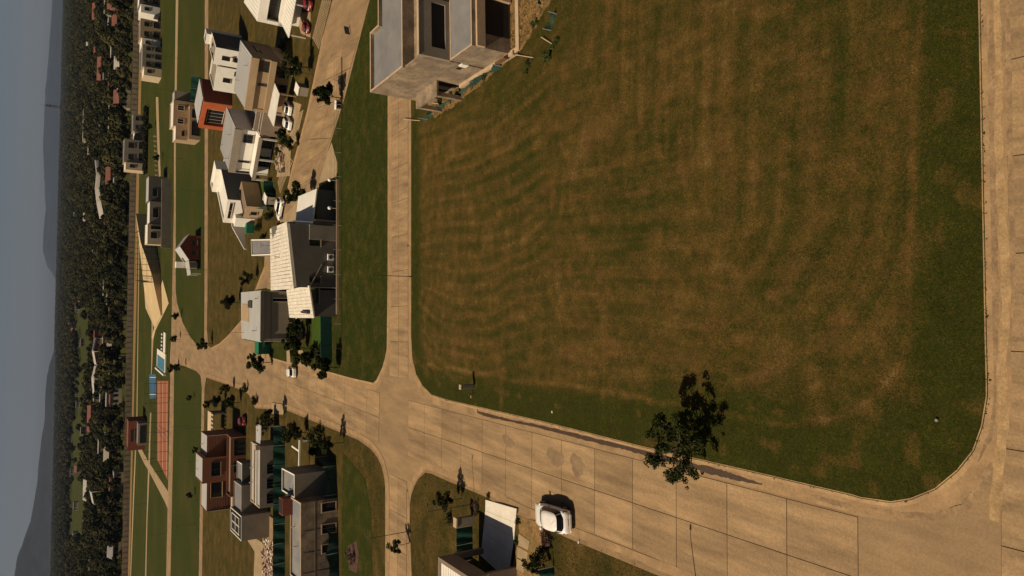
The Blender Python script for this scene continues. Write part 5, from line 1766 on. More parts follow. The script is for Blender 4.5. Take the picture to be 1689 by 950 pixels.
# white frame and rubbish in the yards
t = thing('yard_rail', 'white painted cross rail in the yard of the raw grey house', 'rail', G(508, 745, .1))
p = G(512, 742, .1)
part('rail', MB().box(p[0] - 3, p[1], 1.6, p[0] + 1.6, p[1] + .3, 1.8), M['white'], t)
part('rail', MB().box(p[0] - .2, p[1] + .304, 1.6, p[0] + .05, p[1] + 4, 1.79), M['white'], t)
for x in (-2.8, 1.3): part('post', MB().box(p[0] + x, p[1] + .05, 0, p[0] + x + .2, p[1] + .25, 1.598), M['white'], t)
single('green_tank', MB().box(-1, -.8, 0, 1, .8, 1.5).box(-.9, -.7, 1.5, .9, .7, 1.6), M['greenbag'], 'bright green container in the dark yard by the garden wall', 'container', G(418, 377, .1), local=True)
single('green_shed', MB().prism([(-1.3, -1), (1.3, -1), (1.3, 1), (-1.3, 1)], 0, 2.2).slab([(-1.4, -1.1, 2.2), (1.4, -1.1, 2.25), (1.4, 1.1, 2.4), (-1.4, 1.1, 2.35)], .08), M['greenbag'], 'small green shed against the left side of the grey corner house', 'shed', G(444, 571, .1), local=True)
t = thing('flat_shelter', 'white flat topped shelter on the lawn beside the white wall house', 'shelter', (*G(452, 328, .1), .1), rz=-.5)
part('slab_top', MB().box(-.8, -1.2, 1.5, .8, 1.2, 1.65), M['white'], t, True); part('side_wall', MB().box(-.7, -1.1, 0, .7, -.9, 1.498), M['greyr'], t, True); part('side_wall', MB().box(-.7, .9, 0, .7, 1.1, 1.498), M['greyr'], t, True)
# heaps of building rubble
RUB = MB()
for i in range(220):
    p = G(rnd.uniform(434, 455), rnd.uniform(885, 950), .12)
    s = rnd.uniform(.08, .3)
    a = rnd.uniform(0, 3)
    c_, s_ = math.cos(a) * s, math.sin(a) * s
    RUB.prism([(p[0] - c_, p[1] - s_), (p[0] + s_, p[1] - c_), (p[0] + c_, p[1] + s_), (p[0] - s_, p[1] + c_)], .1, .12 + s * rnd.uniform(.3, 1.4), rnd.randrange(3))
o = struct('rubble', RUB, [M['rubble'], M['white'], M['redbrick']], 'stuff'); o['label'] = 'building rubble strewn along the net fence'; o['category'] = 'rubble'
RUB = MB()
for i in range(90):
    p = G(rnd.uniform(458, 470), rnd.uniform(238, 285), .12)
    s = rnd.uniform(.12, .4)
    RUB.box(p[0] - s, p[1] - s * .5, .1, p[0] + s * .6, p[1] + s, .12 + s * rnd.uniform(.5, 2.0), rnd.randrange(3))
o = struct('yard_clutter', RUB, [M['cream'], M['tan'], M['brownr']], 'stuff'); o['label'] = 'garden clutter in the shaded yard of the long white house'; o['category'] = 'clutter'

# ------------------------------------------------------------------ cars
def car(label, loc, rz, paint, group='parked cars', long=1.0):
    t = thing('parked_car', label, 'car', (loc[0], loc[1], .05), group, rz)
    st = [(-2.05, .5, .45, .58), (-2.02, .68, .38, .74), (-1.95, .78, .33, .87), (-1.8, .84, .3, .945), (-1.2, .87, .27, .97), (-.3, .88, .27, .95), (.7, .87, .27, .93), (1.0, .86, .27, .92), (1.5, .83, .28, .82), (1.8, .75, .31, .74), (1.95, .62, .35, .64), (2.03, .42, .4, .54)]
    b_ = MB()
    rings = []
    for x, w, zb, zt in st:
        h = zt - zb
        sec = [(-w * .9, zb), (-w, zb + h * .3), (-w * .985, zb + h * .7), (-w * .9, zt - h * .06), (-w * .72, zt), (0, zt + .015), (w * .72, zt), (w * .9, zt - h * .06), (w * .985, zb + h * .7), (w, zb + h * .3), (w * .9, zb)]
        rings.append([(x, y, z) for y, z in sec])
    vs = [p for r_ in rings for p in r_]
    n = 11
    fs = [(i * n + k, i * n + k + 1, (i + 1) * n + k + 1, (i + 1) * n + k) for i in range(len(st) - 1) for k in range(n - 1)]
    fs += [((i + 1) * n, i * n, i * n + n - 1, (i + 1) * n + n - 1) for i in range(len(st) - 1)]
    fs += [tuple(range(n))[::-1], tuple(range((len(st) - 1) * n, len(st) * n))]
    b_.add([(x, y, z) for x, y, z in vs], [f[::-1] for f in fs])
    part('body', b_, M[paint], t, True, True)
    # rounded glass house: rings of a rounded plan, faces shared out to screens, side glass, pillars and roof
    NS = 48
    def ring_(z, x0, x1, hw, e=3.6):
        out = []
        for i in range(NS):
            th = 2 * math.pi * i / NS
            c_, s_ = math.cos(th), math.sin(th)
            out.append(((x0 + x1) / 2 + (x1 - x0) / 2 * math.copysign(abs(c_) ** (2 / e), c_), hw * math.copysign(abs(s_) ** (2 / e), s_), z))
        return out
    RG = [ring_(.92, -1.88, 1.0, .80), ring_(1.14, -1.76, .62, .735), ring_(1.335, -1.63, .24, .66), ring_(1.385, -1.55, .12, .61), ring_(1.44, -1.38, -.06, .5), ring_(1.465, -1.1, -.3, .3)]
    bands = {'windscreen': [], 'rear_window': [], 'side_window': [], 'side_window_r': [], 'pillar': [], 'roof': []}
    def where(i):
        d_ = math.degrees(2 * math.pi * (i + .5) / NS)
        d_ = d_ - 360 if d_ > 180 else d_
        a_ = abs(d_)
        if a_ < 40: return 'windscreen'
        if a_ > 146: return 'rear_window'
        if a_ < 46 or a_ > 134: return 'pillar'
        return 'side_window' if d_ > 0 else 'side_window_r'
    for j in range(len(RG) - 1):
        for i in range(NS):
            k = (i + 1) % NS
            q_ = [RG[j][i], RG[j][k], RG[j + 1][k], RG[j + 1][i]]
            bands[where(i) if j < 2 else 'roof'].append(q_)
    for nm, qs in bands.items():
        b_ = MB()
        ids = {}
        def vid(p):
            if p not in ids:
                ids[p] = len(b_.v); b_.v.append(p)
            return ids[p]
        for q_ in qs:
            b_.f.append(tuple(vid(p) for p in q_)); b_.mi.append(0)
        if nm == 'roof':
            b_.f.append(tuple(vid(p) for p in RG[-1])); b_.mi.append(0)
        r_ = part(nm.replace('_r', '') if nm == 'side_window_r' else nm, b_, M[paint if nm in ('pillar', 'roof') else 'carglass'], t, True, True)
    part('antenna', MB().tube((-1.3, 0, 1.45), (-1.5, 0, 1.72), .012, .006, 4), M['tyre'], r_, True)
    part('wiper', MB().box(-1.85, -.3, 1.0, -1.83, .3, 1.02), M['tyre'], t, True)
    for s in (1, -1):
        part('mirror', MB().box(.72, s * .86 - .07, .9, .9, s * .86 + .1, 1.04), M[paint], t, True)
        part('tail_light', MB().add([(-1.985, s * .76, .62), (-1.90, s * .845, .62), (-1.80, s * .80, .93), (-1.87, s * .68, .93)], [(0, 1, 2, 3) if s < 0 else (3, 2, 1, 0)]), M['redlamp'], t, True)
        part('door_handle', MB().box(-.15, s * .872 - .012, .78, .05, s * .872 + .012, .82), M['tyre'], t, True)
        part('sill_trim', MB().box(-.95, s * .86 - .02, .27, .95, s * .86 + .02, .36), M['tyre'], t, True)
        part('headlight', MB().box(1.70, s * .58 - .13, .56, 1.915, s * .58 + .06, .665), M['lampglass'], t, True)
        for x in (1.28, -1.28):
            b_ = MB().tube((x, s * .70, .3), (x, s * .89, .3), .31, .31, 16)
            w = part('wheel', b_, M['tyre'], t, True)
            part('rim', MB().tube((x, s * .85, .3), (x, s * .90, .3), .2, .19, 10), M['rim'], w, True)
    part('rear_bumper', MB().box(-2.08, -.55, .36, -1.96, .55, .5), M[paint], t, True)
    part('number_plate', MB().box(-2.055, -.22, .6, -2.03, .22, .71), M['white'], t, True)
    part('front_bumper', MB().box(1.95, -.42, .36, 2.06, .42, .48), M[paint], t, True)
    t.scale = (long, long, long)
    return t
c0, c1 = Vector(G(944, 850, .05)), Vector(G(889, 838, .9))
car('white hatchback parked facing away at the avenue kerb', (-17.45, 43.75), math.radians(96), 'carw', long=1.06)
car('white car parked on the sandy drive under the bushy young tree', G(467, 345, .05), math.radians(146), 'carw')
car('white car at the front of the carport beside the tan house', G(480, 178, .05), math.radians(60), 'carw')
car('pale car at the end of the carport beside the tan house', G(480, 202, .05), math.radians(60), 'carw')
car('small white car driving on the avenue past the grey corner house', G(486, 613, .05), math.radians(92), 'carw', long=.95)
car('dark red car under the trees at the slatted pergola', G(404, 694, .1), math.radians(100), 'carr')
car('dark red car in the shaded carport at the top edge', G(513, 6, .1), math.radians(55), 'carr')
car('small pink red car in front of the shaded carport', G(509, 45, .1), math.radians(55), 'carr', long=.8)

# ------------------------------------------------------------------ park, courts, far street
pave('path', [(294, -60), (294, 0), (290, 240), (289, 480), (283.5, 590), (285.5, 590), (286, 700), (281, 950), (279, 1000), (274, 1000), (275.5, 950), (281, 700), (280.5, 590), (286.5, 480), (287, 240), (290, 0), (290, -60)], .0, 'yard', .05)
pave('path', [(257, 160), (261, 160), (263, 232), (265, 290), (262, 292), (259, 232)], .02, 'yard', .05)
pave('path', [(224, 735), (229, 733), (244, 760), (262, 788), (278, 812), (277, 840), (272, 828), (246, 778), (238, 765)], .024, 'yard', .05)
pave('path', [(247.5, 680), (249.5, 680), (247, 770), (243, 860), (241, 960), (239, 960), (241.5, 860), (244, 780)], .03, 'yard', .05)
pave('path', [(228.5, 400), (230, 400), (228, 560), (226.5, 690), (222, 800), (216, 950), (214.6, 950), (220, 800), (225, 690), (226.8, 560)], .02, 'yard', .05)
pave('path', [(250, 520), (252, 520), (253, 560), (250, 620), (249, 620), (250, 560)], .03, 'yard', .05)
pave('dirt_strip', [(232.5, -20), (236, -20), (231, 230), (227, 400), (225, 500), (220, 700), (214, 950), (211, 950), (217.5, 690), (222.5, 400), (226.5, 230)], .01, 'soil', .05)
# sports hall: long sloping pale roof with a net cage court below it
M['plaza'] = mat('plaza_concrete', (.5, .37, .2), .85, .12, .3, .08, 3, .05)
t = thing('sports_shelter', 'long wedge shaped pale roof tapering away beside the caged court', 'building', G(262, 470))
A = G(224.5, 356); 
q = [G(238, 480, 2.2), G(240, 508, 2.2), G(255, 541, 0.6), G(265, 520, .6), G(250, 452, 3.0), G(232, 400, 5.2), G(224, 352, 6.2)]
zs = [2.2, 2.2, .6, .6, 3.0, 5.2, 6.2]
b_ = MB()
n = len(q)
vs = [(p[0], p[1], z) for p, z in zip(q, zs)] + [(p[0], p[1], 0) for p in q]
b_.add(vs, [(0, 1, 2, 3), (0, 3, 4), (0, 4, 5), (0, 5, 6)] + [(i, n + i, n + (i + 1) % n, (i + 1) % n) for i in range(n)])
bmx = bmesh.new(); me = b_.mesh('roof', M['plaza'], WL[t.name]); bmx.from_mesh(me); bmesh.ops.recalc_face_normals(bmx, faces=bmx.faces); bmx.to_mesh(me); bmx.free()
link('roof', me, t)
pave('court_floor', [(241, 470), (263, 462), (264, 516), (258, 512)], .06, 'redroof', .05)
pave('path', [(264, 516), (266, 470), (268, 462), (276, 492), (278, 500), (256, 545), (252, 562), (250, 556), (256, 536)], .04, 'plaza', .05)
pave('court_floor', [(238, 384), (263, 384), (264, 452), (246, 452)], .05, 'lawn', .05)
t = thing('court_cage', 'tall dark post and rail cage round the green court', 'fence', G(264, 415))
c0, c1 = Vector(G(264, 381)), Vector(G(265, 466))
bk = Vector((.5, 26))
for (a, b2, n_) in ((c0, c1, 9), (c0 + bk, c1 + bk, 9), (c0, c0 + bk, 4), (c1, c1 + bk, 4)):
    for i in range(n_ + 1):
        p = a.lerp(b2, i / n_)
        part('post', MB().tube((*p, 0), (*p, 6.0), .09, .09, 5), M['pole'], t)
    for z in (1.5, 3.0, 4.5, 6.0):
        part('rail', MB().tube((*a, z), (*b2, z), .06, .06, 4), M['pole'], t)
net = MB()
for (a, b2) in ((c0, c1),):
    for i in range(46):
        p = a.lerp(b2, i / 45)
        net.tube((*p, 0), (*p, 5.9), .012, .012, 3)
o = part('net', net, M['net'], t); o['kind'] = 'stuff'
# pool with white deck
p = [G(261, 581), G(274, 585), G(274, 611), G(261, 605)]
Kq = (-32.2, 268.5)
t = thing('swimming_pool', 'turquoise pool with white deck ends beside the wide concrete mouth', 'pool', (-29, 278))
part('deck', MB().box(-33, 268, 0, -25.6, 291, .35), M['whitepave'], t)
part('pool_water', MB().box(-32.0, 269.5, .352, -27.6, 289.5, .37), M['pool'], t)
part('deck_wall', MB().box(-33, 267.7, 0, -32.5, 291, .9), M['white'], t)
part('terrace', MB().box(-25.59, 270, 0, -18.5, 275, .25), M['whitepave'], t)
for i in range(5):
    part('lounger', MB().box(-25 + i * 1.3, 277, .1, -24.4 + i * 1.3, 279, .5), M['white'], t)
# courts
t = thing('blue_court', 'blue sports court with green border and white lines', 'court', G(252, 637))
a, b2 = G(257, 618), G(257, 658)
part('surface', MB().prism(GP([(246, 617), (257, 617), (257.5, 656), (247, 658)], .05), .0, .05), M['blue'], t)
for px in ([(247, 622), (257, 622), (257, 623), (247, 623)], [(246.5, 650), (257, 650), (257, 651), (246.5, 651)]):
    part('court_line', MB().prism(GP(px, .06), .05, .058), M['paint'], t)
t = thing('orange_court', 'long orange tennis court with white lines and dark posts', 'court', G(268, 700))
S = [G(258, 627), G(277.5, 629), G(277, 787), G(258, 760)]
part('surface', MB().prism(GP([(259, 628), (278, 628), (276.5, 792), (268, 775), (259, 758)], .05), 0, .05), M['clay'], t)
for f0, f1 in ((.12, .135), (.5, .515), (.86, .875)):
    pts = [lerp(G(278, 630, .06), G(260, 630, .06), f0), lerp(G(277, 788, .06), G(260, 757, .06), f0), lerp(G(277, 788, .06), G(260, 757, .06), f1), lerp(G(278, 630, .06), G(260, 630, .06), f1)]
    part('court_line', MB().prism(pts, .05, .057), M['paint'], t)
for i, y in enumerate(range(632, 792, 16)):
    for x, zt in ((277.5, 4.2), (258.5, 4.2)):
        p = G(x, y if x > 270 else min(y, 756))
        part('post', MB().tube((*p, 0), (*p, zt), .07, .07, 5), M['pole'], t)
for x in (277.5, 258.5):
    p, q_ = Vector(G(x, 630)), Vector(G(x, 788 if x > 270 else 756))
    for z in (.1, 2.1, 4.2):
        part('rail', MB().tube((*p, z), (*q_, z), .035, .035, 4), M['pole'], t)
for i in range(5):
    p, q_ = G(277, 715 + i * 3), G(262, 706 - i)
    if i in (0, 4):
        part('net_rail', MB().tube((*p, 1.0), (*q_, 1.0), .05, .05, 4), M['pole'], t)
t = thing('club_house', 'red brown brick clubhouse with grey canopy between wall and orange court', 'building', (-63, 328))
block(t, [(-70, 326), (-58, 326), (-58, 336), (-70, 336)], 0, 6.2, 'redbrick', 'redroof', .3)
block(t, [(-67, 320), (-58.2, 320), (-58.2, 325.9), (-67, 325.9)], 0, 3.2, 'greyr', 'membrane', .2, wname='canopy', rname='canopy_roof')
window(t, (-70, 326), (-58, 326), .3, .7, 4.0, 5.3, 'frame')
window(t, (-67, 320), (-58.2, 320), .1, .9, .3, 2.5, 'frame', 'void')
# low long garden wall with buildings behind: far row
t = thing('boundary_house', 'long low grey house behind a dark garden wall at the far street', 'house', (22, 268))
block(t, [(10.5, 264.2), (34, 267), (34, 268), (10.5, 265.2)], 0, 2.9, 'greyr', 'brownr', .1, wname='garden_wall', rname='coping')
block(t, [(12, 275), (19, 275.5), (19, 284), (12, 284)], 0, 6, 'cream', 'metalw', .2, wname='cream_wall', rname='cream_roof')
block(t, [(19.1, 276), (27, 276.5), (27, 285), (19.1, 285)], 0, 5.4, 'greyr', 'metalw', .2)
block(t, [(27.1, 277), (36, 277.5), (36, 287), (27.1, 287)], 0, 5.8, 'darkgrey', 'metal', .2, wname='dark_wall', rname='dark_roof')
window(t, (12, 275), (19, 275.5), .3, .6, 3, 5, 'frame'); window(t, (12, 275), (19, 275.5), .75, .92, 1, 5, 'frame')
window(t, (27.1, 277), (36, 277.5), .2, .5, 3, 4.6, 'frame'); window(t, (19.1, 276), (27, 276.5), .3, .7, 2.6, 4.4, 'frame')
def row_house(label, x0, x1, y, d, h, wall, side='white', n=3, roof='membrane', dark=True):
    t = thing('row_house', label, 'house', ((x0 + x1) / 2, y), 'houses along the boundary wall')
    block(t, [(x0, y), (x1, y), (x1, y + d), (x0, y + d)], 0, h, wall, roof, .3, wname='wall')
    block(t, [(x0 - 3.2, y - .5), (x0 - .01, y - .5), (x0 - .01, y + d), (x0 - 3.2, y + d)], 0, h - .6, side, 'metalw', .25, wname='side_wall', rname='side_roof')
    for i in range(n):
        s = (i + .25) / n
        window(t, (x0, y), (x1, y), s, s + .45 / n, h * .55, h * .82, 'frame', fw=.15)
        window(t, (x0, y), (x1, y), s, s + .6 / n, .3, h * .36, 'frame', 'void' if dark else 'glass', fw=.15)
    window(t, (x0 - 3.2, y - .5), (x0, y - .5), .3, .7, h * .5, h * .75, 'frame', fw=.12)
    return t
row_house('pale grey three bay house with cream side at the boundary wall', 80, 88.5, 302, 9, 6.6, 'greyr', 'cream', 3)
row_house('cream house with dark open front at the boundary wall', 92.5, 100, 308, 9, 7.0, 'tan', 'white', 2)
row_house('dark glass fronted house with white block at the top edge of the wall row', 107, 121, 313, 10, 7.2, 'darkgrey', 'white', 3, 'metalw')
row_house('stepped grey house with flat roofs at the end of the far path', 50, 60, 348, 9, 8.6, 'greyr', 'cream', 2)
row_house('low grey house with long flat roof beside the stepped grey house', 64.5, 72, 352, 8, 5.2, 'greyr', 'greyr', 2)
# dark hedge in front of it
HB = MB()
v, f = leaves([(46 + i * 1.1, 343 + .06 * i, 1.0, 1.3) for i in range(26)], 2600, .5, 91)
o = link('hedge', leaf_mesh('hedge', v, f, M['wood_leaf'])); tag(o, 'long dark hedge before the low grey houses near the wall', 'hedge')
# precast boundary wall: a panel and post for every bay
bw = [(200, 398), (137.5, 397.2), (77.6, 396.3), (17.6, 394.5), (-41.8, 392.0), (-91, 388), (-175, 382)]
t = thing('boundary_wall', 'long brown precast panel wall between park and wood', 'wall', (0, 393))
# total length / step keeps the bays under three hundred
me_p = me_q = None
step = 2.55
cnt = 0
for i in range(len(bw) - 1):
    a, b2 = Vector(bw[i]), Vector(bw[i + 1])
    L = (b2 - a).length
    n = round(L / step)
    u = (b2 - a) / L
    for k in range(n):
        c = a + u * (k + .5) * L / n
        if me_p is None:
            b_ = MB()
            for j in range(4):
                b_.box(-L / n / 2 + .1, -.06 - .012 * (j % 2), j * .62 + .02, L / n / 2 - .1, .06, j * .62 + .61)
            me_p = b_.mesh('wall_panel', M['wallp'])
            me_q = MB().box(-.11, -.2, 0, .11, .12, 2.62).mesh('wall_post', M['brownr'])
        for me, off, nm in ((me_p, 0, 'wall_panel'), (me_q, -.5, 'wall_post')):
            o = link(nm, me, t)
            q_ = c + u * off * L / n
            o.location = (q_.x, q_.y - 393, rnd.uniform(-.03, .03))
            o.rotation_euler = (0, 0, math.atan2(u.y, u.x))
# row of low park posts
for i in range(9):
    p = G(258 + i * .35, 225 + i * 8)
    single('park_post', MB().box(-.25, -.25, 0, .25, .25, 1.0), M['cement'], 'one of the low pale posts lined along the park path', 'post', p, 'low posts along the park path', local=True)

# ------------------------------------------------------------------ wood, far houses
def crown_mesh(seed, n=420, R=3.6, hh=6.6):
    r = random.Random(seed)
    cl = []
    for i in range(11):
        a = r.uniform(0, 6.28); d_ = R * .62 * math.sqrt(r.random())
        cl.append((d_ * math.cos(a), d_ * math.sin(a), hh + r.uniform(-2.0, 1.6) - d_ * .35, R * r.uniform(.3, .52)))
    cl.append((0, 0, hh + 1.2, R * .5))
    v, f = leaves(cl, n, .78, seed, .15, .16)
    return leaf_mesh('crown', v, f, M['wood_leaf'])
FL = 'broad dark green tree in the dense wood behind the boundary wall'
FGp = 'trees of the dense wood behind the boundary wall'
protos = []
for k in range(5):
    t = thing('wood_tree', FL, 'tree', (0, 0), FGp)
    b_ = MB().tube((0, 0, 0), (.15, .1, 3.2), .26, .2, 6).tube((.15, .1, 3.2), (.1, 0, 7), .2, .07, 6)
    for a in range(4):
        an = a * 1.57 + k
        b_.tube((.15, .1, 3 + a * .4), (1.9 * math.cos(an), 1.9 * math.sin(an), 5.6 + a * .3), .12, .05, 5)
    part('trunk', b_, M['bark'], t, True)
    co = link('crown', crown_mesh(200 + k, 380 + 30 * k, 3.2 + .35 * k, 5.6 + .45 * k), t)
    protos.append((t, co))
# clearings (lawns, house plots) in the wood
HOUSES = []
FH = 'houses among the trees of the wood'
def far_house(px, py, w, d, h, wall, roof, label, gable=True, rz=0.0):
    X, Y = G(px, py)
    t = thing('far_house', label, 'house', (X, Y), FH, rz)
    HOUSES.append((X, Y, max(w, d) * .75))
    b_ = MB()
    if gable:
        hr = h + w * .0 + 2.0
        V = [(-w / 2, 0, 0), (w / 2, 0, 0), (w / 2, d, 0), (-w / 2, d, 0), (-w / 2, 0, h), (w / 2, 0, h), (w / 2, d, h), (-w / 2, d, h), (-w / 2, d / 2, hr), (w / 2, d / 2, hr)]
        b_.add(V, [(0, 1, 5, 4), (2, 3, 7, 6), (1, 2, 6, 9, 5), (3, 0, 4, 8, 7)])
        part('wall', b_, M[wall], t, True)
        for y0, nm in ((-.6, 'roof'), (d + .6, 'roof')):
            b_ = MB(); b_.slab([(-w / 2 - .5, y0, h - .35), (w / 2 + .5, y0, h - .35), (w / 2 + .5, d / 2, hr + .1), (-w / 2 - .5, d / 2, hr + .1)], .2); part(nm, b_, M[roof], t, True)
    else:
        b_.box(-w / 2, 0, 0, w / 2, d, h); part('wall', b_, M[wall], t, True)
        b_ = MB(); b_.box(-w / 2 - .3, -.3, h + .003, w / 2 + .3, d + .3, h + .3); part('roof', b_, M[roof], t, True)
    for s in (-.3, .05, .32):
        b_ = MB(); b_.box(s * w - .7, -.08, h * .35, s * w + .7, -.01, h * .75); o = part('window', b_, M['glass'], t, True)
    return t
FHS = [(166, 20, 16, 10, 4, 'redbrick', 'redroof', 'red roofed house among trees near the top edge', 1), (184, 12, 12, 8, 3.5, 'farwall', 'farroof', 'pale house among trees at the top edge', 0), (205, 28, 10, 7, 3.5, 'tan', 'redroof', 'small tan house between trees above the wall row', 1),
       (193, 48, 14, 8, 4, 'farwall', 'farroof', 'white walled house among trees behind the wall row', 0), (199, 82, 12, 8, 4, 'farwall', 'farroof', 'bright house between the trees behind the wall row', 0), (168, 86, 9, 7, 3.5, 'farwall', 'redroof', 'tiny pale house deep in the wood', 1),
       (181, 115, 16, 10, 5, 'redbrick', 'redroof', 'large red roofed house in a wood gap', 1), (184, 123, 8, 6, 4, 'farwall', 'farroof', 'small white gable beside the large red roof', 0), (140, 140, 8, 6, 3, 'farwall', 'farroof', 'speck of a pale house far in the wood', 0), (194, 145, 9, 8, 4, 'farwall', 'redroof', 'narrow pale house in the wood near the wall', 0),
       (150, 205, 34, 14, 6, 'greyr', 'farroof', 'long grey hall with pale end among the trees', 0), (158, 246, 9, 14, 5, 'farwall', 'farroof', 'white end block of the long grey hall', 0), (195, 196, 16, 6, 4, 'farwall', 'farroof', 'long cream wall house near the boundary wall', 0), (176, 228, 18, 8, 4, 'tan', 'farroof', 'house with thin white roof line in the wood', 0),
       (147, 258, 9, 6, 3.5, 'farwall', 'farroof', 'small white house left of the white shed roof', 0), (196, 290, 10, 7, 4, 'farwall', 'redroof', 'cream house with red roof behind the stepped houses', 1), (205, 308, 9, 6, 4, 'farwall', 'farroof', 'pale house just behind the boundary wall', 0), (187, 375, 14, 8, 4, 'tan', 'redroof', 'tan house in the wood gap below the white roofs', 0),
       (164, 412, 5, 5, 4, 'farwall', 'farroof', 'tiny white tower house in the wood', 0), (203, 440, 4, 4, 3, 'farwall', 'farroof', 'white garden hut near the wall', 0), (186, 475, 12, 7, 4, 'greyr', 'farroof', 'grey house in the wood behind the sports shelter', 0), (140, 491, 10, 6, 4, 'farwall', 'redroof', 'white house with red roof at the clearing', 1), (131, 510, 9, 6, 4, 'farwall', 'farroof', 'white house at the far edge of the clearing', 0),
       (197, 530, 16, 6, 4, 'farwall', 'redroof', 'cream house close behind the boundary wall', 0), (172, 572, 22, 12, 5, 'redbrick', 'redroof', 'brick house under the white wavy roofs', 0), (185, 585, 12, 8, 4, 'farwall', 'farroof', 'white house beside the brick house in the wood', 0), (140, 565, 9, 6, 3.5, 'greyr', 'farroof', 'grey house on the clearing', 0),
       (172, 638, 20, 10, 5, 'farwall', 'farroof', 'cream house among the trees near the wavy roofs', 0), (126, 650, 8, 6, 3.5, 'farwall', 'farroof', 'white house at the clearing edge', 0), (132, 668, 7, 5, 3.5, 'farwall', 'farroof', 'cream cottage on the clearing', 0), (160, 690, 20, 8, 4, 'redbrick', 'redroof', 'dark red house in the wood beyond the clubhouse', 1),
       (122, 780, 12, 7, 4, 'greyr', 'farroof', 'grey house among far trees', 0), (118, 727, 9, 6, 4, 'farwall', 'farroof', 'far white house above the clearing', 0), (129, 835, 10, 6, 4, 'farwall', 'farroof', 'white house with flat roof on the long clearing', 0), (156, 808, 16, 9, 5, 'farwall', 'farroof', 'white pitched tent house in the wood', 1), (100, 850, 40, 8, 4, 'farwall', 'farroof', 'long pale shed far across the wood', 0),
       (160, 930, 9, 6, 4, 'farwall', 'farroof', 'pale house in the wood at the bottom edge', 0), (117, 940, 9, 6, 4, 'farwall', 'farroof', 'blue grey house at the far bottom edge', 0), (128, 888, 14, 7, 4, 'farwall', 'farroof', 'cream house at the end of the long clearing', 0), (192, 660, 8, 6, 4, 'farwall', 'farroof', 'white hut behind the boundary wall near the clubhouse', 0)]
for (px, py, w_, d_, h_, wl_, rf_, lb_, gb_) in FHS:
    sc = 1.05
    far_house(px, py, w_ * sc, d_ * sc, h_ * 1.25, wl_, rf_, lb_, bool(gb_), rnd.uniform(-.15, .15))
# specks of more houses deeper in
for i in range(46):
    py_ = rnd.uniform(-5, 955)
    px_ = rnd.choice((rnd.uniform(118, 150), rnd.uniform(150, 205), rnd.uniform(185, 210))) - (py_ - 475) * .02
    if any(abs(px_ - h[0]) < 7 and abs(py_ - h[1]) < 13 for h in FHS):
        continue
    w_ = rnd.uniform(6, 10)
    far_house(px_, py_, w_, rnd.uniform(6, 8), rnd.uniform(4, 6), rnd.choice(('farwall', 'tan', 'greyr', 'brownr')), rnd.choice(('farroof', 'redroof', 'greyr', 'membrane')), 'small house showing as a speck between the trees of the wood', rnd.random() < .4, rnd.uniform(-.3, .3))['group'] = 'small houses deep in the wood'
# white wavy membrane roofs
def wavy(label, pts, dpt, amp):
    """sheet roof along pts (pixels of its front edge at height z) on posts"""
    P_ = [Vector(G(x, y, z)) for x, y, z in pts]
    t = thing('tent_hall', label, 'hall', tuple(P_[0]), 'white roofed halls in the wood')
    vs, fs = [], []
    N = 24
    for i in range(N + 1):
        s = i / N * (len(P_) - 1)
        k = min(int(s), len(P_) - 2)
        p = P_[k].lerp(P_[k + 1], s - k)
        z = lerp((pts[k][2],), (pts[k + 1][2],), s - k)[0]
        for j in range(5):
            q_ = j / 4
            vs.append((p.x, p.y + dpt * q_, z + amp * math.sin(math.pi * q_)))
    for i in range(N):
        for j in range(4):
            fs.append((i * 5 + j, (i + 1) * 5 + j, (i + 1) * 5 + j + 1, i * 5 + j + 1))
    part('roof', MB().add(vs, fs), M['farroof'], t, smooth=True)
    for i in range(len(P_)):
        p = P_[i]
        part('post', MB().tube((p.x, p.y + .5, 0), (p.x, p.y + .5, pts[i][2]), .25, .25, 6), M['white'], t)
    a, b2 = P_[0], P_[-1]
    part('wall', MB().bar((a.x, a.y + 2), (b2.x, b2.y + 2), .3, 0, min(z for _, _, z in pts) * .75), M['tan'], t)
    HOUSES.append((*a.lerp(b2, .25), 16)); HOUSES.append((*a.lerp(b2, .75), 16))
    return t
wavy('long bright white curved roof in the wood', [(163, 262, 5), (166, 285, 6), (164, 310, 7), (167, 335, 6), (172, 360, 4)], 16, 2.5)
wavy('white double wave roof over the brick house', [(160, 558, 7), (155, 580, 10), (159, 602, 7)], 14, 1.0)
wavy('white low wave roof beside the double wave roof', [(159, 604, 7), (154, 625, 8.5), (156, 652, 6)], 12, 1.0)
wavy('white peaked membrane roof near the bottom of the wood', [(158, 800, 6), (151, 812, 10), (155, 832, 7)], 14, 1.0)
# lattice mast
tx_, ty_ = G(131, 181)
t = thing('radio_mast', 'slender lattice radio mast rising above the wood and horizon', 'mast', (tx_, ty_))
hm = top_z(131, 181, 75, 173)
legs = [(-1, -1), (1, -1), (1, 1), (-1, 1)]
for (a, b2) in legs:
    part('leg', MB().tube((a * 3.0, b2 * 3.0, 0), (a * .7, b2 * .7, hm), .35, .22, 5), M['pole'], t, True)
nb = 12
for i in range(nb):
    z0, z1 = hm * i / nb, hm * (i + 1) / nb
    r0, r1 = 3.0 - 2.3 * i / nb, 3.0 - 2.3 * (i + 1) / nb
    b_ = MB()
    for k in range(4):
        a, b2 = legs[k], legs[(k + 1) % 4]
        b_.tube((a[0] * r0, a[1] * r0, z0), (b2[0] * r1, b2[1] * r1, z1), .2, .2, 4)
        b_.tube((a[0] * r1, a[1] * r1, z1), (b2[0] * r1, b2[1] * r1, z1), .2, .2, 4)
    part('brace', b_, M['greyr'] if i % 2 else M['pole'], t, True)
part('platform', MB().box(-3.5, -3.5, hm * .87, 3.5, 3.5, hm * .87 + .8).box(-2.5, -2.5, hm * .95, 2.5, 2.5, hm * .95 + .8), M['pole'], t, True)
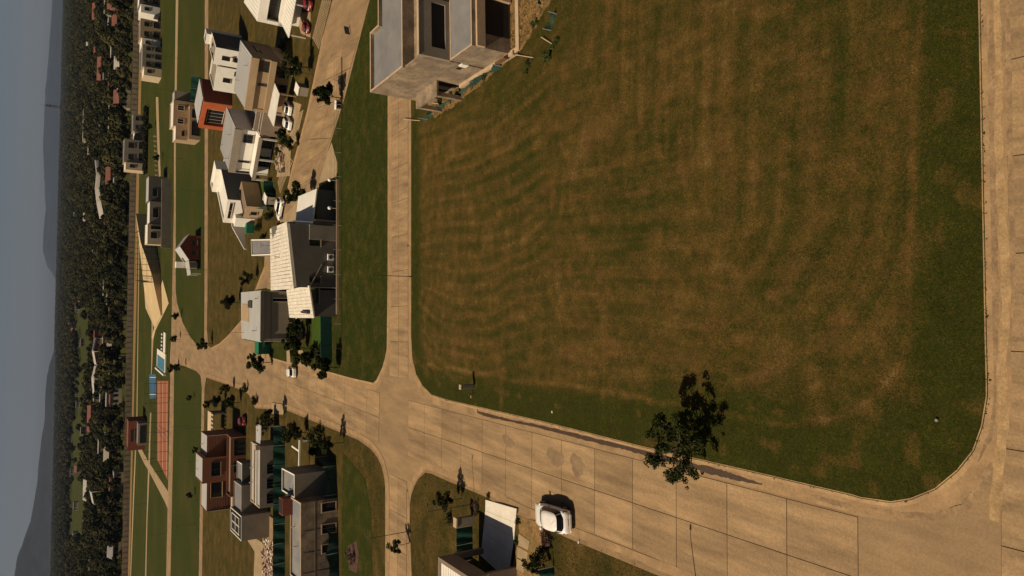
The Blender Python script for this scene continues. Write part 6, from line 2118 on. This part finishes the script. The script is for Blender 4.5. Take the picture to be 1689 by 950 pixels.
part('antenna', MB().tube((0, 0, hm), (0, 0, hm + 6), .3, .15, 5), M['pole'], t, True)

# points of the wood
CLEAR = [(127, 147, 505, 545), (133, 150, 545, 620), (120, 134, 690, 790), (118, 136, 790, 885), (128, 142, 620, 700), (140, 152, 700, 730), (130, 141, 770, 880), (150, 160, 560, 580)]
hx = np.array([h[0] for h in HOUSES]); hy = np.array([h[1] for h in HOUSES]); hr_ = np.array([h[2] for h in HOUSES])
pts = []
Y = 401.0
while Y < 6500:
    s = 6.6 + (Y - 400) * .0042
    half = .40 * Y + 60
    n = int(2 * half / s)
    xs_ = -half + (np.arange(n) + nrs.uniform(0, 1, n)) * s
    ys_ = Y + nrs.uniform(-.45, .45, n) * s
    for x, y in zip(xs_, ys_):
        pts.append((x, y, s))
    Y += s * .95
pts = np.array(pts)
# keep wood off the plots: houses, the strip in front of them, clearings, row houses
dx_ = np.abs(pts[:, 0][:, None] * (hy / pts[:, 1][:, None]) - hx[None, :]) / hr_
dy_ = pts[:, 1][:, None] - hy[None, :]
hit = (dx_ < .95) & (dy_ < hr_ * 1.1) & (dy_ > -.1 * hy[None, :])
keep = ~(hit.any(1) & (nrs.rand(len(pts)) < .93))
z_ = -H
f_ = pts[:, 1] * cp - z_ * sp
a_ = pts[:, 0] / f_ * F
b_a = -(pts[:, 1] * sp + z_ * cp) / f_ * F
pxx, pyy = 844.5 + a_ * sr + b_a * cr, 475 - (a_ * cr - b_a * sr)
f6 = pts[:, 1] * cp + (H - 6) * sp
pxh = 844.5 + pts[:, 0] / f6 * F * sr - (pts[:, 1] * sp - (H - 6) * cp) / f6 * F * cr
for x0, x1, y0, y1 in CLEAR:
    keep &= ~((pxx > x0) & (pxx < x1 + 4) & (pyy > y0) & (pyy < y1) & (nrs.rand(len(pts)) < .95))
    keep &= ~((pxh > x0) & (pxh < x1) & (pyy > y0) & (pyy < y1) & (nrs.rand(len(pts)) < .9))
gap = vnoise(pts[:, 0], pts[:, 1], 60, 77)
keep &= ~((gap > .78) & (nrs.rand(len(pts)) < .7))
keep &= pts[:, 1] > np.interp(pts[:, 0], [-175, -91, -42, 18, 78, 138, 200], [386, 392, 396, 398, 400, 401, 402])
pts = pts[keep]
order = np.argsort(pts[:, 1])
pts = pts[order]
inv = np.abs(pts[:, 0]) < pts[:, 1] * .37 + 10
near_i = np.where(inv)[0][:285]
rest = np.setdiff1d(np.arange(len(pts)), near_i)
first = 0
for j, i in enumerate(near_i):
    x, y, s = pts[i]
    k = j % 5
    sc = rnd.uniform(.65, 1.2) * (.8 if y < 406 else 1)
    t = protos[k][0]
    if j < 5:
        t.location = (x, y, 0); t.scale = (sc,) * 3; t.rotation_euler = (0, 0, rnd.uniform(0, 6.28))
    else:
        dup(t, (x, y, 0), None, None, (sc * rnd.uniform(.85, 1.15), sc * rnd.uniform(.85, 1.15), sc * rnd.uniform(.8, 1.25)), rnd.uniform(0, 6.28))
# the rest of the wood as one mass of instanced crowns
me = bpy.data.meshes.new('wood')
rp = pts[rest]
me.from_pydata([(x, y, -.6) for x, y, s in rp], [], [])
for nm, ty, val in (('scl', 'FLOAT', rp[:, 2] / 6.6 * nrs.uniform(.6, 1.15, len(rp)) ** 1 * .95), ('rot', 'FLOAT', nrs.rand(len(rp)) * 6.283), ('pick', 'INT', nrs.randint(0, 5, len(rp)))):
    at = me.attributes.new(nm, ty, 'POINT')
    at.data.foreach_set('value', val.astype(np.float32 if ty == 'FLOAT' else np.int32))
wood = link('wood', me)
tag(wood, 'dark mass of distant trees reaching to the hills', 'wood'); wood['kind'] = 'stuff'
ng = bpy.data.node_groups.new('wood_nodes', 'GeometryNodeTree')
ng.interface.new_socket('Geometry', in_out='INPUT', socket_type='NodeSocketGeometry')
ng.interface.new_socket('Geometry', in_out='OUTPUT', socket_type='NodeSocketGeometry')
N_, L2 = ng.nodes, ng.links
gi, go = N_.new('NodeGroupInput'), N_.new('NodeGroupOutput')
iop = N_.new('GeometryNodeInstanceOnPoints')
jn = N_.new('GeometryNodeJoinGeometry')
for _, co in reversed(protos):
    oi = N_.new('GeometryNodeObjectInfo')
    oi.inputs['Object'].default_value = co
    oi.inputs['As Instance'].default_value = True
    L2.new(oi.outputs['Geometry'], jn.inputs[0])
def attr(nm, ty):
    a = N_.new('GeometryNodeInputNamedAttribute')
    a.data_type = ty
    a.inputs['Name'].default_value = nm
    return a.outputs['Attribute']
L2.new(gi.outputs[0], iop.inputs['Points'])
L2.new(jn.outputs[0], iop.inputs['Instance'])
iop.inputs['Pick Instance'].default_value = True
L2.new(attr('pick', 'INT'), iop.inputs['Instance Index'])
cx_ = N_.new('ShaderNodeCombineXYZ')
L2.new(attr('rot', 'FLOAT'), cx_.inputs['Z'])
L2.new(cx_.outputs[0], iop.inputs['Rotation'])
cs_ = N_.new('ShaderNodeCombineXYZ')
sa = attr('scl', 'FLOAT')
hs = N_.new('ShaderNodeMath'); hs.operation = 'POWER'; hs.inputs[1].default_value = .45
L2.new(sa, hs.inputs[0])
L2.new(sa, cs_.inputs[0]); L2.new(sa, cs_.inputs[1]); L2.new(hs.outputs[0], cs_.inputs[2])
L2.new(cs_.outputs[0], iop.inputs['Scale'])
L2.new(iop.outputs[0], go.inputs[0])
md = wood.modifiers.new('wood', 'NODES')
md.node_group = ng
md = None

# ------------------------------------------------------------------ hills
def hill(name, prof, D, back, front, seed, m_='hill'):
    xs_ = np.linspace(prof[0][0], prof[-1][0], 150)
    zs_ = np.interp(xs_, [p[0] for p in prof], [p[1] for p in prof])
    vs, fs = [], []
    rows_ = 26
    for j in range(rows_):
        t_ = j / (rows_ - 1)
        y = D - front + (front + back) * t_
        k = math.sin(min(1, (y - D + front) / front) * math.pi / 2) ** 1.5 if y < D else math.cos((y - D) / back * math.pi / 2)
        for i, x in enumerate(xs_):
            nz = (vnoise(np.array([x]), np.array([y]), 350, seed)[0] - .5) * .28 + (vnoise(np.array([x]), np.array([y]), 120, seed + 1)[0] - .5) * .12
            w_ = 1 if abs(y - D) > 60 else .25
            vs.append((x, y, max(-3, zs_[i] * k * (1 + nz * w_ * (1 if k < .97 else .3)) - 2)))
    n = len(xs_)
    for j in range(rows_ - 1):
        for i in range(n - 1):
            fs.append((j * n + i, j * n + i + 1, (j + 1) * n + i + 1, (j + 1) * n + i))
    return struct(name, MB().add(vs, fs), M[m_], smooth=True)
hill('hills', [(-200, -2), (-35, 15), (50, 57), (134, 110), (240, 135), (345, 157), (640, 150), (945, 141), (1140, 158), (1326, 171), (1835, 196), (2433, 190), (3208, 153), (3898, 125), (4418, 100), (6000, 90)], 12000, 1800, 2500, 300)
hill('hills', [(-3600, 290), (-2400, 255), (-1910, 211), (-1740, 186), (-1571, 149), (-1504, 127), (-1331, 104), (-1226, 91), (-1085, 77), (-890, 60), (-694, 61), (-587, 55), (-481, 28), (-380, 12), (-300, -2)], 5000, 1200, 900, 320)

# ------------------------------------------------------------------ haze
mh = bpy.data.materials.new('haze')
mh.use_nodes = True
n, l = mh.node_tree.nodes, mh.node_tree.links
n.remove(n['Principled BSDF'])
pv = n.new('ShaderNodeVolumePrincipled')
pv.inputs['Color'].default_value = (.45, .6, .95, 1)
pv.inputs['Density'].default_value = HAZE = 0.000023
pv.inputs['Anisotropy'].default_value = 0.0
l.new(pv.outputs[0], n['Material Output'].inputs['Volume'])
hb = MB().box(-9050, -310, -4.0, 9050, 15550, 330)
o = struct('haze', hb, mh, 'stuff')
o['label'] = 'thin blue haze lying over the plain'
o['category'] = 'haze'
